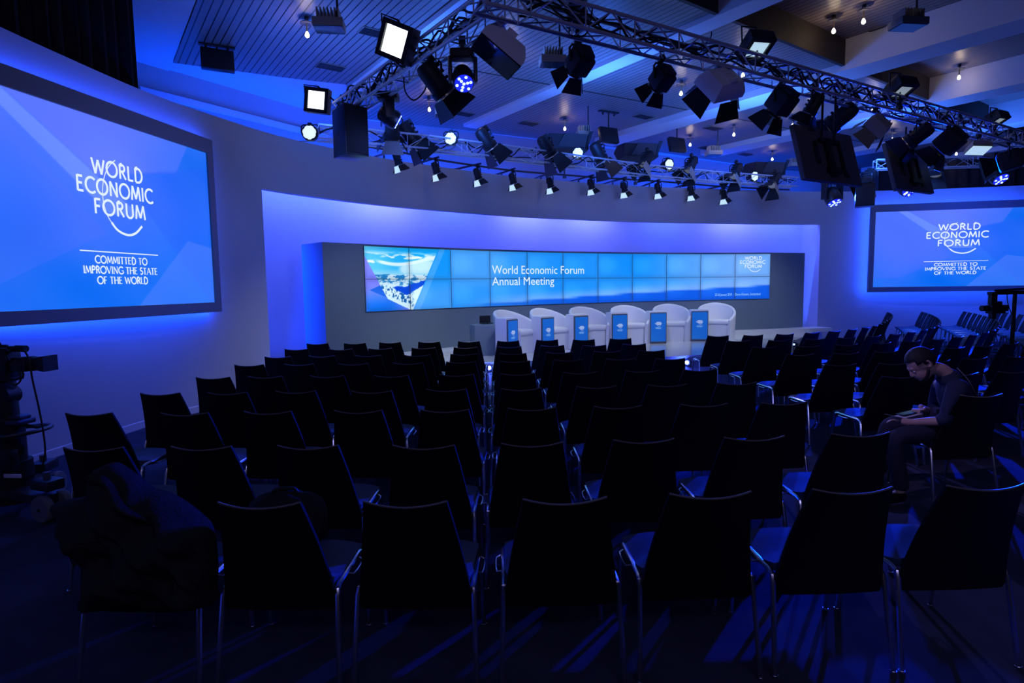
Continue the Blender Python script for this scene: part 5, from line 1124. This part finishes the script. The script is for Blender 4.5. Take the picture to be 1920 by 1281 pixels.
def HP(f, s_, u): return HC + fd * f + sdv * s_ + upv * u
nose = skin_mesh('n', [[(HP(.088, 0, .005), .010), (HP(.104, 0, -.022), .013), (HP(.112, 0, -.038), .015), (HP(.092, 0, -.046), .012)]], 1)
brow = skin_mesh('n', [[(HP(.076, -.045, .015), .012), (HP(.088, 0, .018), .013), (HP(.076, .045, .015), .012)]], 1)
lips = skin_mesh('n', [[(HP(.082, -.022, -.073), .008), (HP(.096, 0, -.072), .010), (HP(.082, .022, -.073), .008)]], 1)
ears = []
for s_ in (-1, 1):
    ears.append(skin_mesh('e', [[(HP(-.012, s_ * .076, .022), .010), (HP(-.030, s_ * .086, .018), .009), (HP(-.034, s_ * .086, -.012), .009), (HP(-.014, s_ * .080, -.038), .011), (HP(-.004, s_ * .076, -.020), .009)]], 1))
me = join_remesh('person', [body_sk] + hands + head + [nose, brow, lips] + ears, .0075, 3)
me.materials.clear(); me.materials.append(MATS['skin'])
person = bpy.data.objects.new('person', me); COL.objects.link(person); tag(person, 'person in a dark shirt bent over a phone, seated sideways in the right block', 'person')
def cloth(name, chains, m, voxel=.010):
    me = join_remesh(name, [skin_mesh(name, c, 2) for c in chains], voxel, 4); me.materials.clear(); me.materials.append(MATS[m]); o = bpy.data.objects.new(name, me); COL.objects.link(o); o.parent = person; return o
cloth('shirt', [[[(PEL + Vector((0, 0, -.03)), .155), (waist, .150), (chest, (.160, .178)), (neck.lerp(chest, .35), .120), (neck.lerp(chest, .02), .078)],
    [(chest, (.155, .172)), (shL, .082), (shL.lerp(elL, .5), .064), (elL, .058), (elL.lerp(wrL, .42), .052)],
    [(chest, (.155, .172)), (shR, .082), (shR.lerp(elR, .5), .064), (elR, .058), (elR.lerp(wrR, .30), .052)]]], 'shirt')
cloth('trousers', [[[(PEL + Vector((0, 0, -.02)), .140), (hipL, .108), (hipL.lerp(kneeL, .5), .094), (kneeL, .074), (kneeL.lerp(footL, .4), .066), (footL.lerp(kneeL, -.02), .060)],
    [(PEL + Vector((0, 0, -.02)), .140), (hipR, .108), (hipR.lerp(kneeR, .5), .094), (kneeR, .074), (kneeR.lerp(footR, .4), .066), (footR.lerp(kneeR, -.02), .060)]]], 'trousers')
for f_, dy in ((footL, .02), (footR, -.03)):
    cloth('shoe', [[[(f_ + Vector((.03, 0, -.035)), .046), (f_ + Vector((-.08, dy, -.040)), .047), (f_ + Vector((-.20, dy * 1.8, -.050)), .038)]]], 'shoe')
hm = ell(HC + upv * .022 - fd * .016, (.105, .082, .104), HR, 40)
bm = bmesh.new(); bm.from_mesh(hm)
for v in list(bm.verts):
    q = v.co - HC; f, u, s_ = q.dot(fd), q.dot(upv), q.dot(sdv)
    if (f > .052 and u < .060) or (f > .005 and u < .018) or (f > -.045 and u < -.008) or u < -.075: bm.verts.remove(v)
me = bpy.data.meshes.new('hair'); bm.to_mesh(me); bm.free(); me.materials.append(MATS['hair']); me.polygons.foreach_set('use_smooth', [True] * len(me.polygons))
o = bpy.data.objects.new('hair', me); COL.objects.link(o); o.parent = person; m = o.modifiers.new('s', 'SOLIDIFY'); m.thickness = .004
me = skin_mesh('beard', [[(HP(.000, -.064, -.045), .012), (HP(.045, -.052, -.092), .016), (HP(.082, 0, -.112), .020), (HP(.045, .052, -.092), .016), (HP(.000, .064, -.045), .012)]], 1); me.materials.clear(); me.materials.append(MATS['hair']); o = bpy.data.objects.new('beard', me); COL.objects.link(o); o.parent = person
b = MB()
for s_ in (-1, 1): b.add(ell_ := [], []) if False else None
for s_ in (-1, 1):
    e = ell(HP(.082, s_ * .030, -.006), (.008, .013, .008), HR, 10); e.materials.append(MATS['paper']); o = bpy.data.objects.new('eye', e); COL.objects.link(o); o.parent = person
# lanyard on his back
b = MB(); b.tube(crom([pp(1795, 690, Yp + .0), pp(1815, 712, Yp - .16), pp(1828, 735, Yp - .17), pp(1838, 752, Yp - .12)], 6), .004, 5); b.build('lanyard_cord', 'frame_grey', person)
# phone lying on a folded sheet of paper in his hands
ph = haR + Vector((.06, .06, .012)); R_ = Matrix.Rotation(radians(-8), 3, 'Y') @ Matrix.Rotation(radians(14), 3, 'Z')
root = thing('phone', 'phone with a dim greenish screen in the hands of the seated person', 'phone', ph + Vector((.05, .02, .030)), R_)
b = MB(); b.bbox((0, 0, 0), (.15, .078, .008), .003); b.build('case', 'black_satin', root)
b = MB(); b.box((0, 0, .0048), (.13, .068, .001)); b.build('display', 'phone_glow', root)
root = thing('paper_sheet', 'white folded paper sheet under the phone on the lap of the person', 'paper', ph + Vector((.02, .0, .014)), R_)
b = MB(); b.sheet(lambda u, v: (Vector((-.15 + .26 * u, -.05 + .10 * v, .035 * max(0, .35 - u) / .35)), Vector((0, 0, 1))), 12, 3, .002); b.build('sheet', 'paper', root)
